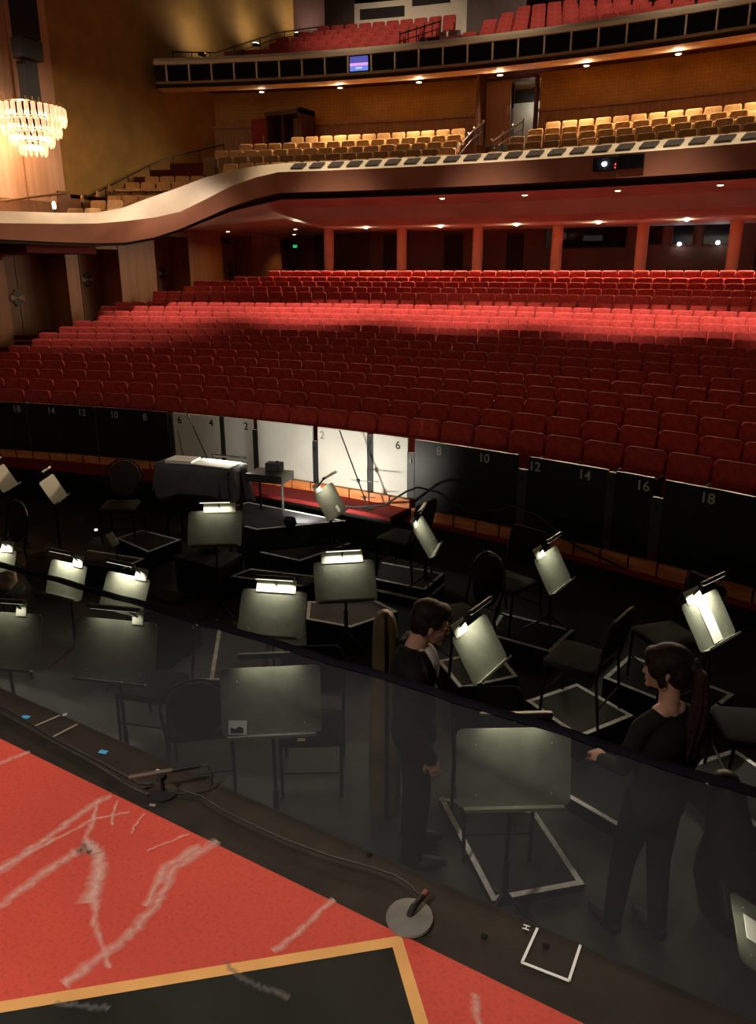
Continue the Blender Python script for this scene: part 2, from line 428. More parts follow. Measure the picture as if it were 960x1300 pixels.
V1 = (V[0]-.02, red_y(V[0]-.02)); V2 = (V[0]+.012, red_y(V[0]+.012))
m.add([(x,y,0) for x,y in (topL, V1, Vo, Ao, (-12, Ao[1]))], [[0,1,2,3,4]], 'red_marble')
m.add([(x,y,0) for x,y in (V2, topR, (14, Bo[1]), Bo, Vo)], [[0,1,2,3,4]], 'red_marble')
VN = [0]
def vein(pts, w, jag=.005, vm='vein'):
    w = (w[0]*1.7, w[1]*1.7); VN[0] += 1; zv = .0008+.00025*VN[0]
    fine = []
    for i in range(len(pts)-1):
        for k in range(8):
            t = k/8; fine.append((pts[i][0]+(pts[i+1][0]-pts[i][0])*t+random.uniform(-jag,jag)*.6, pts[i][1]+(pts[i+1][1]-pts[i][1])*t+random.uniform(-jag,jag)*.6))
    fine.append(pts[-1]); vs_ = []; uvs = []; fs = []
    for i, p in enumerate(fine):
        a = fine[max(0,i-1)]; b = fine[min(len(fine)-1,i+1)]; d = Vector((b[0]-a[0], b[1]-a[1])).normalized(); n = Vector((-d.y,d.x))
        t = i/(len(fine)-1); ww = (w[0]+(w[1]-w[0])*t)*random.uniform(.75,1.2)
        vs_ += [(p[0]+n.x*ww, p[1]+n.y*ww, zv), (p[0]-n.x*ww, p[1]-n.y*ww, zv)]
    for i in range(len(fine)-1):
        fs.append([2*i,2*i+1,2*i+3,2*i+2]); uvs.append([(0,i),(1,i),(1,i+1),(0,i+1)])
    m.add(vs_, fs, vm, uvs)
vein([(4.25,.93),(4.328,1.025),(4.341,1.171),(4.342,1.348),(4.36,1.40)], (.020,.012))
vein([(4.32,1.02),(4.36,1.16),(4.40,1.30),(4.47,1.37)], (.008,.006))
vein([(4.36,.82),(4.438,.943),(4.445,1.087),(4.462,1.181),(4.48,1.208)], (.013,.022))
vein([(4.348,1.353),(4.40,1.29),(4.451,1.213),(4.53,1.2),(4.587,1.139)], (.006,.016))
vein([(4.455,1.225),(4.52,1.20),(4.585,1.145),(4.64,1.06)], (.012,.036))
vein([(4.587,1.139),(4.635,1.077),(4.721,1.009),(4.84,.943)], (.016,.007))
vein([(4.790,1.40),(4.756,1.252),(4.805,1.138),(4.806,1.001),(4.779,.860)], (.016,.017))
vein([(4.76,1.36),(4.73,1.25),(4.78,1.12)], (.018,.012))
vein([(5.205,1.372),(5.186,1.256),(5.160,1.165)], (.009,.012))
vein([(3.80,1.22),(3.902,1.34),(3.935,1.432)], (.016,.010))
vein([(4.40,1.39),(4.44,1.33),(4.47,1.30)], (.005,.004)); vein([(4.52,1.385),(4.53,1.33),(4.55,1.30)], (.005,.004))
vein([(4.70,1.38),(4.66,1.31),(4.64,1.27)], (.005,.004))
vein([(5.07,1.085),(5.12,1.072),(5.189,1.069),(5.265,1.08)], (.006,.010), .006, 'vein_grey')
vein([(4.80,.815),(4.85,.84),(4.92,.865)], (.007,.009), .006, 'vein_grey')
vein([(5.64,1.29),(5.66,1.24),(5.70,1.19)], (.012,.008))
o = m.build('floor_stage'); struct(o)
m = MB(); m.prism([(-16,stage_y(-16)-.002),(16,stage_y(16)-.002),(16,stage_y(16)-.14),(-16,stage_y(-16)-.14)], -2.0, -.351, 'black'); struct(m.build('wall_stage'))

# --- left wall: wood piers with door recesses below, plaster above
XL = -14.5
bays = [(15.36,17.59),(18.08,19.83),(21.56,23.37),(25.34,27.32),(29.48,32.2)]
edges = [8.0]+[e for b in bays for e in b]+[36.0]
m = MB()
for i in range(0, len(edges), 2):
    m.box((XL-.55, (edges[i]+edges[i+1])/2, .9), (1.1, edges[i+1]-edges[i], 6.2), 'wall_wood')
m.box((XL-1.15, 22, .9), (.3, 28, 6.2), 'dark_wood')
heads = [2.15,2.32,2.85,3.02,3.08]
for (y0,y1),h in zip(bays, heads):
    m.box((XL-.56, (y0+y1)/2, h+.75), (1.08, y1-y0, 1.5), 'wall_wood')
struct(m.build('wall_left'))
m = MB(); m.box((XL-.42, 27.0, 9.9), (.6, 18.2, 11.9), 'wall_brown'); struct(m.build('wall_left_upper'))
m = MB()
m.box((XL-.35, 17.25, 9.4), (.62, 1.36, 13.0), 'wood_light'); m.box((XL-.40, 13.0, 9.4), (.6, 7.1, 13.0), 'wood_light')
m.box((XL-.46, 17.93, 9.4), (.6, .05, 13.0), 'dark_wood')
struct(m.build('wall_proscenium'))
# doors with a round pinwheel medallion
med = [(16.38,.82),(19.22,1.34),(22.88,1.54),(26.95,1.66),(31.45,1.71)]
for i, ((y0,y1),h,(my,mz)) in enumerate(zip(bays, heads, med)):
    fl = mz-1.45 if i < 3 else mz-1.1
    m = MB(); m.box((XL-.97, (y0+y1)/2, (fl+h)/2), (.05, y1-y0-.04, h-fl), 'door_wood'); d = struct(m.build('door_%d' % (i+1)))
    m = MB(); m.box((XL-.94, (y0+y1)/2-.02, (fl+h)/2), (.014, .014, h-fl-.05), 'dark_wood'); m.build('door_seam', d)
    g = MB(); cy_ = my
    for k in range(8):
        t0, t1 = 2*pi*k/8+pi/8, 2*pi*(k+1)/8+pi/8
        T = lambda u,v,w: (XL-.93-w, cy_+u, mz+v)
        r = .21 if k % 2 == 0 else .26
        g.plate([(0,0),(r*cos(t0),r*sin(t0)),(r*cos((t0+t1)/2),r*sin((t0+t1)/2)),(r*cos(t1),r*sin(t1))], T, .02, 'medallion' if k % 4 == 3 else 'medallion_dark')
    g.build('medallion', d)
# back wall of the stalls behind the columns, with the control booth windows
m = MB()
wins = [(-3.10,.12,2.46,3.42),(.80,1.42,2.55,3.33),(1.72,2.50,2.52,3.36),(2.78,3.98,2.52,3.38)]
RB = 43.2
def backseg(x0, x1, z0, z1, mm, r0=RB, r1=RB+.3):
    a0 = degrees(math.asin(x0/r0)); a1 = degrees(math.asin(x1/r0))
    m.revolve([(r0,z0),(r0,z1),(r1,z1),(r1,z0)], a0, a1, mm, 1.0)
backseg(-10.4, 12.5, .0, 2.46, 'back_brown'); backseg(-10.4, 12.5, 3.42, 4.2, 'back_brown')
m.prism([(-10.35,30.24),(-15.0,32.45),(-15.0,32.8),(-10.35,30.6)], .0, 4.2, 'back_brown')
cur = -10.4
for (x0,x1,z0,z1) in wins:
    backseg(cur, x0, 2.46, 3.42, 'back_brown')
    if z0 > 2.46: backseg(x0, x1, 2.46, z0, 'back_brown')
    if z1 < 3.42: backseg(x0, x1, z1, 3.42, 'back_brown')
    cur = x1
backseg(cur, 12.5, 2.46, 3.42, 'back_brown')
for x0, x1 in ((-9.8,-8.9),(-7.2,-6.4),(-4.6,-3.9),(4.6,5.3)):         # darker door bays
    backseg(x0, x1, .5, 3.1, 'groove', RB-.04, RB-.005)
struct(m.build('wall_back'))
M['booth_glass'] = mat('booth glass', (.01,.012,.016), .08, spec=.4)
nt = M['booth_glass'].node_tree; b = nt.nodes['Principled BSDF']; b.inputs['Alpha'].default_value = .45
for i, (x0,x1,z0,z1) in enumerate(wins):
    m = MB(); t = .045
    yy = math.sqrt(RB*RB-((x0+x1)/2)**2)+CY
    for c, d in ((((x0+x1)/2,yy-.02,z0+t/2),(x1-x0,.07,t)),(((x0+x1)/2,yy-.02,z1-t/2),(x1-x0,.07,t)),((x0+t/2,yy-.02,(z0+z1)/2),(t,.07,z1-z0)),((x1-t/2,yy-.02,(z0+z1)/2),(t,.07,z1-z0))): m.box(c, d, 'dark_wood')
    f = struct(m.build('window_%d' % (i+1)))
    m = MB(); m.box(((x0+x1)/2,yy+.06,(z0+z1)/2),(x1-x0-.02,.012,z1-z0-.02),'booth_glass'); m.build('pane', f)
    m = MB(); m.box(((x0+x1)/2,yy+1.5,(z0+z1)/2),(x1-x0+.3,.05,z1-z0+.3),'black'); m.build('booth_back', f)
# free-standing columns
for i, a in enumerate((-15.41,-11.16,-6.89,-2.67,1.54,5.74,9.95)):
    p = pol(40.7, a)
    m = MB(); m.lathe([(.2,.6),(.2,3.4)], (p.x,p.y,0), 'column', 28); o = struct(m.build('column')); autosmooth(o)

# --- the loge: parapet with a cream cap, red-brown fascia, stepped soffit, an arm that dips towards the stage
st = []
def arm(lip, zl, A, zA, D, zD, wy, zs):
    lip = Vector(lip); A = Vector(A); D = Vector(D); inn = (A-lip).normalized()
    A2 = A+inn*.16
    BB = Vector((XL-.05, wy))
    L_ = (BB-D).length; t1, t2, t3 = (.5,.3,.14) if L_ < 6 else (3.1/L_, 2.1/L_, 1.6/L_)
    f = lambda t, dz: ((D+(BB-D)*t).x, (D+(BB-D)*t).y, zD+(zs-zD)*t+dz)
    return [(lip.x,lip.y,zl),(A.x,A.y,zA),(A2.x,A2.y,zA),(A2.x,A2.y,zA-.7),(XL-.05,wy+.4,zA-.7),(XL-.05,wy,zs),f(t1,-.02),f(t2,0),f(t3,0),f(.05,-.03),f(.05,.05),(D.x,D.y,zD+.06)]
st.append(arm((-12.0,8.5),2.70,(-12.35,8.6),3.02,(-12.06,8.5),2.28,8.5,2.36))
st.append(arm((-12.0,12.0),2.72,(-12.35,12.2),3.05,(-12.06,12.0),2.30,12.2,2.38))
st.append(arm((-12.0,13.55),2.78,(-12.35,13.87),3.10,(-12.06,13.55),2.33,14.0,2.42))
st.append(arm((-12.0,15.5),2.86,(-12.35,15.72),3.17,(-12.06,15.5),2.32,16.2,2.45))
st.append(arm((-11.93,16.7),2.93,(-12.25,16.95),3.24,(-12.0,16.7),2.33,17.6,2.48))
st.append(arm((-11.72,17.6),3.04,(-11.98,17.75),3.42,(-11.8,17.6),2.38,19.2,2.60))
st.append(arm((-11.36,18.4),3.17,(-11.55,18.45),3.72,(-11.45,18.4),2.54,20.6,2.92))
st.append(arm((-10.9,19.04),3.36,(-11.05,19.15),4.05,(-10.98,19.04),2.80,22.2,3.05))
st.append(arm((-10.3,19.60),3.75,(-10.48,19.80),4.38,(-10.36,19.60),3.15,24.0,3.12))
st.append(arm((-9.7,20.0),4.10,(-9.88,20.30),4.60,(-9.76,20.0),3.45,26.5,3.18))
st.append(arm((-8.9,20.24),4.34,(-9.05,20.62),4.72,(-8.95,20.24),3.68,32.6,3.24))
def main_st(a):
    P_ = lambda r, z: tuple(pol(r, a, z))
    return [P_(33,4.45),P_(33.45,4.75),P_(33.6,4.75),P_(33.6,4.05),P_(43.6,4.05),P_(43.6,3.25),P_(36.2,3.13),P_(35.2,3.22),P_(34.7,3.58),P_(33.2,3.70),P_(33.28,3.80),P_(33.06,3.88)]
m0 = main_st(-14.2); s0 = st[-1]
for k in (1,2,3): st.append([tuple(p+(q-p)*k/4 for p, q in zip(u, v)) for u, v in zip(s0, m0)])
for k in range(38): st.append(main_st(-14.2+k))
mats_ = ['cream','cream','fascia','aisle_carpet','groove','soffit','soffit','soffit','soffit','groove','groove','fascia']
m = MB(); P = 12; allv = [p for s_ in st for p in s_]
for e in range(P):
    for i in range(len(st)-1):
        q = [i*P+e, (i+1)*P+e, (i+1)*P+(e+1)%P, i*P+(e+1)%P]
        m.add([allv[x] for x in q], [[0,1,2,3]], mats_[e])
m.add(st[0], [list(range(P))], 'fascia'); m.add(st[-1], [list(range(P))[::-1]], 'fascia')
o = m.build('balcony_loge'); struct(o); autosmooth(o, 25); BAL_LO = o
# loge terraces
LZ = [4.90+.33*i for i in range(5)]; LR = [34.2+.95*i for i in range(5)]
prof = [(33.62,4.051)]
for i in range(5):
    zf = LZ[i]-SEAT_H
    if i: prof.append((LR[i]-.5, zf))
    prof.append((LR[i]+.45 if i < 4 else 40.0, zf))
prof += [(40.0,4.051)]
o = MB().revolve(prof, -24, 22, 'aisle_carpet', 1.0).build('floor_loge'); struct(o)
for k, (x0,y0,x1,y1,z) in enumerate([(-14.4,14.6,-12.45,17.0,2.50),(-14.4,17.02,-12.3,17.95,2.78),(-14.4,17.97,-12.0,18.85,3.02),(-14.4,18.87,-11.6,19.6,3.28),(-14.4,19.62,-11.05,20.0,3.53),(-14.4,20.02,-10.7,21.1,3.75)]):
    m = MB(); m.box(((x0+x1)/2,(y0+y1)/2,z-.2),(x1-x0,y1-y0,.4),'aisle_carpet'); struct(m.build('floor_loge_arm'))
# loge back wall: mosaic over a dado, with the ledge between them
m = MB()
segs = [(-22.5,-5.9),(-3.75,22)]
for a0, a1 in segs:
    m.revolve([(40.0,6.93),(40.0,8.6),(40.4,8.6),(40.4,6.93)], a0, a1, 'mosaic')
    m.revolve([(39.92,5.0),(39.92,6.9),(40.4,6.9),(40.4,5.0)], a0, a1, 'dado')
    m.revolve([(39.80,6.86),(39.80,6.95),(40.02,6.95),(40.02,6.86)], a0, a1, 'dado')
m.revolve([(40.0,7.95),(40.0,8.6),(40.4,8.6),(40.4,7.95)], -5.9, -3.75, 'mosaic')
struct(m.build('wall_loge_back'))
# --- the upper balcony
prof = [(36.5,8.30),(36.5,8.40),(36.62,8.52),(36.85,8.52),(36.85,8.1),(45.5,8.1),(45.5,8.45),(40.0,8.22),(37.2,7.60),(36.66,7.62),(36.66,7.70),(36.55,7.72),(36.55,7.80),(36.62,7.80),(36.62,8.30)]
mt = ['cream','cream','cream','cream','aisle_carpet','soffit_up','soffit_up','soffit_up','soffit_up','groove','groove','fascia2','fascia2','groove','cream']
M['fascia2'] = mat('upper fascia', (.34,.22,.10), .6)
o = MB().revolve(prof, -22.9, 22, 'cream', 1.0, True, mt).build('balcony_upper'); struct(o); autosmooth(o, 25); BAL_UP = o
UZ = [8.90+.40*i for i in range(7)]; UR = [37.6+.9*i for i in range(7)]
prof = [(36.87,8.101)]
for i in range(5):
    zf = UZ[i]-.80
    if i: prof.append((UR[i]-.5, zf))
    prof.append((UR[i]+.4 if i < 4 else 42.0, zf))
prof += [(42.0,8.101)]
struct(MB().revolve(prof, -22, 22, 'aisle_carpet', 1.0).build('floor_upper'))
m = MB(); m.revolve([(42.0,8.6),(42.0,11.4),(42.3,11.4),(42.3,8.6)], -14.3, -8.3, 'grey_wall')
struct(m.build('wall_upper_back'))
m = MB(); m.revolve([(41.98,10.85),(41.98,11.2),(41.995,11.2),(41.995,10.85)], -14.0, -11.6, 'groove'); m.revolve([(41.98,11.15),(41.98,11.38),(41.995,11.38),(41.995,11.15)], -11.2, -9.2, 'groove')
struct(m.build('window_5'))
m = MB(); m.revolve([(41.6,9.9),(41.6,13.4),(45.0,13.4),(45.0,9.9)], -8.2, -5.2, 'dark_wood'); m.revolve([(42.2,8.6),(42.2,13.4),(45.0,13.4),(45.0,8.6)], -16.0, -14.35, 'dark_wood')
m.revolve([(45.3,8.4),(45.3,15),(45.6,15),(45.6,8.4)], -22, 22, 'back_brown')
struct(m.build('wall_upper_rear'))

# ================================================================== THINGS IN THE HALL
# --- rail panels above the pit with painted seat numbers
BAR = empty('pit_barrier', (0, CY+RW, -1.31)); tag(BAR, 'long curved barrier of numbered white and black panels between pit and seats', 'barrier')
BAR_I = Matrix.Translation((0, -(CY+RW), 1.31))
def panel(a0, a1, zt, zb, mm, label, nums, group=None, name='barrier_panel'):
    m = MB(); m.revolve([(RW,zb),(RW,zt),(RW+.035,zt),(RW+.035,zb)], a0, a1, mm, .5)
    o = m.build(name, BAR); o.matrix_local = BAR_I; o['label'] = label
    for n, a in nums:
        t = text_mesh(str(n), .15, ('number_faint' if 'faint' in label else 'number_dark') if mm == 'white_panel' else 'number_white', 'seat_number', o)
        p = pol(RW-.006, a, zt-.105)
        t.matrix_local = Matrix.Translation(p) @ Matrix.Rotation(-R_(a), 4, 'Z') @ Matrix.Rotation(pi/2, 4, 'X')
    return o
WZ = (-.42, -1.205); WZR = (-.42, -1.305)
panel(-18.2,-13.30,*WZ,'black_panel','black rail panel numbered 18, cut by the left photo edge',[(18,-13.72)])
panel(-13.15,-9.64,*WZ,'black_panel','black rail panel numbered 14 and 12, left of the panel with 10',[(14,-11.88),(12,-10.24)])
panel(-9.50,-5.80,*WZ,'black_panel','black rail panel numbered 10 and 8, left of the white panels',[(10,-8.53),(8,-6.92)])
panel(-5.46,-3.11,*WZ,'white_panel','white rail panel numbered 6 and 4, behind the draped table',[(6,-5.13),(4,-3.52)])
panel(-2.87,-1.47,*WZ,'white_panel','narrow white rail panel numbered 2, right of the panel with 4',[(2,-1.78)])
panel(-1.24,1.38,*WZ,'white_panel','widest white rail panel without a number, at the hall centre',[])
panel(1.64,3.87,*WZ,'white_panel','white rail panel with a faint 2, right of the blank panel',[(2,1.86)])
panel(4.15,5.62,*WZ,'white_panel','narrow white rail panel numbered 6, rightmost of the white ones',[(6,5.22)])
panel(5.92,9.93,*WZR,'black_panel','black rail panel numbered 8 and 10, right of the white panels',[(8,6.93),(10,8.69)])
panel(10.34,13.0,*WZR,'black_panel','black rail panel numbered 12 and 14',[(12,10.56),(14,12.27)])
panel(13.28,14.42,*WZR,'black_panel','narrow black rail panel numbered 16',[(16,14.12)])
panel(14.76,19.5,*WZR,'black_panel','black rail panel numbered 18, cut by the right photo edge',[(18,15.99)])
for i, (a, w, zt, lb) in enumerate([(-13.22,.03,-.40,'thin black post between black panels 18 and 14'),(-9.57,.04,-.42,'thin black post between black panels 12 and 10'),(-5.63,.08,-.44,'black post at the left end of the white panels'),
        (-2.99,.07,-.41,'black post between white panels 4 and 2'),(-1.36,.09,-.56,'wide black post left of the blank white panel'),(1.51,.09,-.62,'wide black post right of the blank white panel'),
        (4.01,.085,-.44,'dark steel post between the faint 2 and white panel 6'),(5.77,.11,-.60,'black post at the right end of the white panels'),(10.13,.12,-.58,'black post between black panels 10 and 12'),
        (13.14,.09,-.44,'black post between black panels 14 and 16'),(14.59,.12,-.62,'black post between black panels 16 and 18')]):
    m = MB(); p = pol(RW+.02, a, (zt-1.17)/2); m.box(p+Vector((0,0,-.015)), (w,.05,zt+1.20), 'post', Matrix.Rotation(-R_(a),3,'Z'), .006)
    q = pol(RW-.012, a, 0)
    o = m.build('barrier_post', BAR); o.matrix_local = BAR_I
    m = MB(); m.box((q.x,q.y,zt-.10), (.02,.012,.05), 'chair_frame', Matrix.Rotation(-R_(a),3,'Z')); m.build('latch', o)

# --- stalls seats
def round_rect(w, h, r, n=4, bulge=0.0):
    pts = []
    for cx_, cy_, t0 in ((w/2-r,h-r,0),(-w/2+r,h-r,90),(-w/2+r,r,180),(w/2-r,r,270)):
        for k in range(n+1):
            t = R_(t0+90*k/n); pts.append((cx_+r*cos(t), cy_+r*sin(t)))
    if bulge:
        pts = [(x, y+bulge*(1-(2*x/w)**2) if y > h*.6 else y) for x, y in pts]
    return pts
def cushion(poly, T, th, mm, bev=.02):
    """a plate with rolled-over edges"""
    m = MB(); cxm = sum(p[0] for p in poly)/len(poly); cym = sum(p[1] for p in poly)/len(poly)
    def ins(k, w): return [T(cxm+(u-cxm)*(1-k), cym+(v-cym)*(1-k), w) for u, v in poly]
    n = len(poly); rings = [ins(.10,-th), ins(.0,-th+bev), ins(0,-bev), ins(.05,-bev*.25), ins(.14,0), ins(.45,.008)]
    for r in rings[:]: pass
    vs_ = [p for r in rings for p in r]; fs = []
    for i in range(len(rings)-1):
        for k in range(n): fs.append([i*n+k,i*n+(k+1)%n,(i+1)*n+(k+1)%n,(i+1)*n+k])
    fs += [list(range(n))[::-1], [(len(rings)-1)*n+k for k in range(n)]]
    return m.add(vs_, fs, mm)
def seat_parts(w=.5, mm='plush'):
    """(name, builder) for one tip-up seat facing -Y, its floor at z = 0, top of the back at .86"""
    t = R_(9)
    def Tb(u,v,w_): return (u, .10+v*math.sin(t)-w_*cos(t), .34+v*cos(t)+w_*-sin(t)*-1*0)
    back = cushion(round_rect(w,.53,.055,4,.018), Tb, .085, mm, .024)
    t2 = R_(14)
    def Tc(u,v,w_): return (u, -.035+v*math.sin(t2)-w_*cos(t2), .30+v*cos(t2))
    seat = cushion(round_rect(w-.05,.34,.05), Tc, .09, mm, .025)
    shell = MB()
    shell.plate(round_rect(w-.02,.48,.04), lambda u,v,w_: (u, .205+v*math.sin(t)-w_, .30+v*cos(t)), .018, 'seat_shell')
    arm_ = MB(); arm_.box((-.26,.0,.585),(.05,.30,.028),'arm_wood',None,.009)
    leg = MB(); leg.box((-.26,.02,.30),(.028,.22,.545),'seat_shell',None,.006); leg.box((-.26,.02,.012),(.05,.30,.024),'seat_shell',None,.004)
    return [('backrest',back),('seat_cushion',seat),('back_shell',shell),('armrest',arm_),('standard',leg)]
protos = [(n, autosmooth_me) for n, autosmooth_me in []]
def proto_meshes(parts):
    out = []
    for n, b in parts:
        me = b.mesh(n); me.polygons.foreach_set('use_smooth', [True]*len(me.polygons)); me.set_sharp_from_angle(angle=R_(45)); out.append((n, me))
    return out
def place_seat(name, meshes, p, rz, label, cat, group):
    r = empty(name, p, rz); tag(r, label, cat, group)
    for n, me in meshes:
        c = bpy.data.objects.new(n, me); col.objects.link(c); c.parent = r
    return r
def merge_into(m_arrays, meshes, p, rz):
    T = Matrix.Translation(p) @ Matrix.Rotation(rz, 4, 'Z')
    for n, me in meshes:
        mats = [x for x in me.materials]
        V_ = [T @ v.co for v in me.vertices]; by = {}
        for f in me.polygons: by.setdefault(f.material_index, []).append(list(f.vertices))
        o = len(m_arrays.v); m_arrays.v += [tuple(v) for v in V_]
        for k, fs in by.items():
            mi = m_arrays.mi(mats[k])
            for f in fs: m_arrays.f.append([x+o for x in f]); m_arrays.m.append(mi)
red_meshes = proto_meshes(seat_parts(.5,'plush'))
cand = []
for i in range(19):
    dA_ = degrees(.525/RROW[i]); n0 = int(-24.6/dA_); off = (0,.5,.28,.78,.12)[i % 5]
    for k in range(n0-1, int(21/dA_)+2):
        a = (k+off)*dA_
        p = pol(RROW[i], a, ZROW[i]-SEAT_H)
        if a < -24.1 or p.x < -13.75 or a > 20.5: continue
        if i == 17 and a < -20.3: continue
        if i == 18 and a < -18.0: continue
        if i in (9,10) and a < -23.6: continue
        ok, x, y, zc = in_view(p+Vector((0,0,.75)))
        cand.append((i, k, a, p, ok, x, zc))
vis = sorted([c for c in cand if c[4]], key=lambda c: c[0]*100+c[6]*.01)
single = set((c[0],c[1]) for c in sorted(vis, key=lambda c: c[6])[:300])
rest = MB()
for i in range(19):
    row = sorted([c for c in cand if c[0] == i], key=lambda c: c[2]); n = 0
    for c in row:
        if c[4]: n += 1
        if (c[0],c[1]) in single:
            place_seat('theatre_seat', red_meshes, c[3], -R_(c[2]), 'red plush theatre seat, %s from the photo\'s left edge in %s row above pit panels' % (ordi(n), ordi(i+1)), 'seat', 'red plush seats of the stalls')
        else:
            merge_into(rest, red_meshes[:3], c[3], -R_(c[2]))
o = rest.build('theatre_seats', smooth=False); autosmooth(o, 45)
tag(o, 'rows of red plush theatre seats at the back of the stalls', 'seats', 'red plush seats of the stalls', 'stuff')

# --- loge seats
def loge_parts(mm):
    p_ = seat_parts(.47, mm); return [p_[0], p_[1]]
tan_a = proto_meshes(loge_parts('tan_plush')); tan_shade = proto_meshes(loge_parts('tan_plush_shade'))
gap0 = [-5.75,-5.95,-6.15,-6.4,-6.9]; gap1 = [-3.6,-3.7,-3.8,-3.6,-2.9]
for i in range(5):
    dA_ = degrees(.53/LR[i]); n = 0
    lim = -17.9 if i == 0 else (-20.2 if i == 1 else (-19.6 if i == 2 else (-18.6 if i == 3 else -16.5)))
    for k in range(-40, 34):
        a = (k+.5*(i%2))*dA_
        if a < lim or gap0[i] < a < gap1[i]: continue
        p = pol(LR[i], a, LZ[i]-SEAT_H); ok, x, y, zc = in_view(p+Vector((0,0,.8)))
        if not ok: continue
        n += 1
        place_seat('loge_chair', tan_shade if i == 1 and random.random() < .85 else tan_a, p, -R_(a), '%s loge seat, %s from the left in the loge\'s %s row' % ('tan', ordi(n), ordi(i+1)) if i != 1 else 'loge seat, %s from the left in the loge\'s second row' % ordi(n), 'seat', 'tan seats of the loge')
for j, (x, y, z, a, n) in enumerate([(-12.82,16.59,3.37,-24,2),(-12.82,17.5,3.65,-24,2),(-13.2,18.54,3.88,-24,3),(-13.46,19.15,4.15,-24,4),(-13.6,19.76,4.40,-24,5),(-13.3,20.35,4.62,-23,5)]):
    for k in range(n):
        q = Vector((x+cos(R_(-a))*.52*k, y+sin(R_(-a))*.52*k, z-SEAT_H))
        place_seat('loge_chair', tan_a, q, -R_(a), 'tan loge seat, %s from left in %s short row up from the chandelier end' % (ordi(k+1), ordi(j+1)), 'seat', 'tan seats of the loge arm')

# --- upper balcony seats (small in the picture: one mesh each)
pm = MB(); merge_into(pm, proto_meshes([seat_parts(.48,'balc_plush')[0], seat_parts(.48,'balc_plush')[1]]), Vector((0,0,0)), 0)
bal_me = pm.mesh('balcony_seat'); bal_me.polygons.foreach_set('use_smooth', [True]*len(bal_me.polygons))
for i in range(5):
    dA_ = degrees(.54/UR[i]); n = 0
    for k in range(-40, 30):
        a = (k+.5*(i%2))*dA_
        lim = -18.3+.5*i
        if a < lim or (-10.6+.5*i < a < -7.0+.35*i): continue
        p = pol(UR[i], a, UZ[i]-.80); ok, x, y, zc = in_view(p+Vector((0,0,.7)))
        if not ok: continue
        n += 1
        o = bpy.data.objects.new('balcony_chair', bal_me); col.objects.link(o); o.location = p; o.rotation_euler = (0,0,-R_(a)+random.uniform(-.04,.04))
        tag(o, 'red upper balcony seat, %s from the left in the balcony\'s %s row' % (ordi(n), ordi(i+1)), 'seat', 'red seats of the upper balcony')

# --- dark display panels along the upper balcony front
k = 0; a = -22.25
while a < 8.2:
    w = 1.24
    is_scr = abs(a-(-12.38)) < .1 or (-12.75 < a+w/2-.0 < -11.2 and False)
    m = MB(); m.revolve([(36.60,7.815),(36.585,8.285),(36.61,8.285),(36.61,7.815)], a+.055, a+w-.055, 'dark_glass', .6)
    m2 = MB(); m2.revolve([(36.54,7.80),(36.53,8.30),(36.63,8.30),(36.63,7.80)], a-.035, a+.035, 'cream', .6); m2.build('front_divider', BAL_UP)
    n = k+1
    lit = n == 9
    o = m.build('front_panel', BAL_UP)
    if lit: o['label'] = 'dark front panel showing a lit picture'
    if lit:
        c0 = a+.1; c1 = a+w-.18
        def scr(z0, z1, nm, colr, s, x0=0, x1=1):
            M[nm] = emis(nm, colr, s)
            m = MB(); m.revolve([(36.57,z0),(36.57,z1),(36.575,z1),(36.575,z0)], c0+(c1-c0)*x0, c0+(c1-c0)*x1, nm, .6); m.build('screen_picture', o)
        scr(7.84,7.98,'screen blue',(.18,.28,.9),.9); scr(7.985,8.07,'screen pink',(.75,.35,.8),1.1); scr(8.075,8.26,'screen violet',(.10,.10,.45),.9)
        scr(7.90,7.95,'screen pale',(.5,.6,1),1.1,.2,.8)
    k += 1; a += w
# dark inlays in the loge cap
a = -13.6; k = 0
while a < 9:
    m = MB(); nn = 5; w = .66
    vs_ = []
    for r, z, sh in ((33.10,4.55,0),(33.34,4.71,.10)):
        for i in range(nn): vs_.append(pol(r-.02, a+sh+w*i/(nn-1), z+.012))
    for r, z, sh in ((33.10,4.53,0),(33.34,4.69,.10)):
        for i in range(nn): vs_.append(pol(r, a+sh+w*i/(nn-1), z))
    fs = [[i,i+1,nn+i+1,nn+i] for i in range(nn-1)] + [[2*nn+i,3*nn+i,3*nn+i+1,2*nn+i+1] for i in range(nn-1)]
    fs += [[i,2*nn+i,2*nn+i+1,i+1] for i in range(nn-1)] + [[nn+i,nn+i+1,3*nn+i+1,3*nn+i] for i in range(nn-1)] + [[0,nn,3*nn,2*nn],[nn-1,3*nn-1,4*nn-1,2*nn-1]]
    m.add(vs_, fs, 'inlay'); o = m.build('cap_inlay', BAL_LO); k += 1
    a += 1.015
# --- projector ports in the loge fascia
def port(a0, a1, z0, z1, label, lamp):
    m = MB(); m.revolve([(32.93,z0),(32.90,z1),(33.1,z1),(33.1,z0)], a0, a1, 'dark_glass', .5)
    o = m.build('projector_port'); tag(o, label, 'port', 'projector ports in the loge fascia')
    if lamp:
        am = (a0+a1)/2; p = pol(32.87, am, (z0+z1)/2)
        m = MB(); m.lathe([(.015,-.05),(.055,-.03),(.06,0),(.055,.03),(.015,.05)], p, 'em_white', 12); m.build('lamp', o)
        for dz in (-.02,-.10):
            q = pol(32.89, a1-.05, (z0+z1)/2+dz); m = MB(); m.lathe([(.005,-.018),(.018,0),(.005,.018)], q, 'em_red', 8); m.build('red_light', o)
port(1.80,2.85,4.06,4.37,'projector port with a white lamp in the loge fascia',True)
port(2.90,3.98,4.08,4.40,'unlit projector port right of the lamp lit one',False)
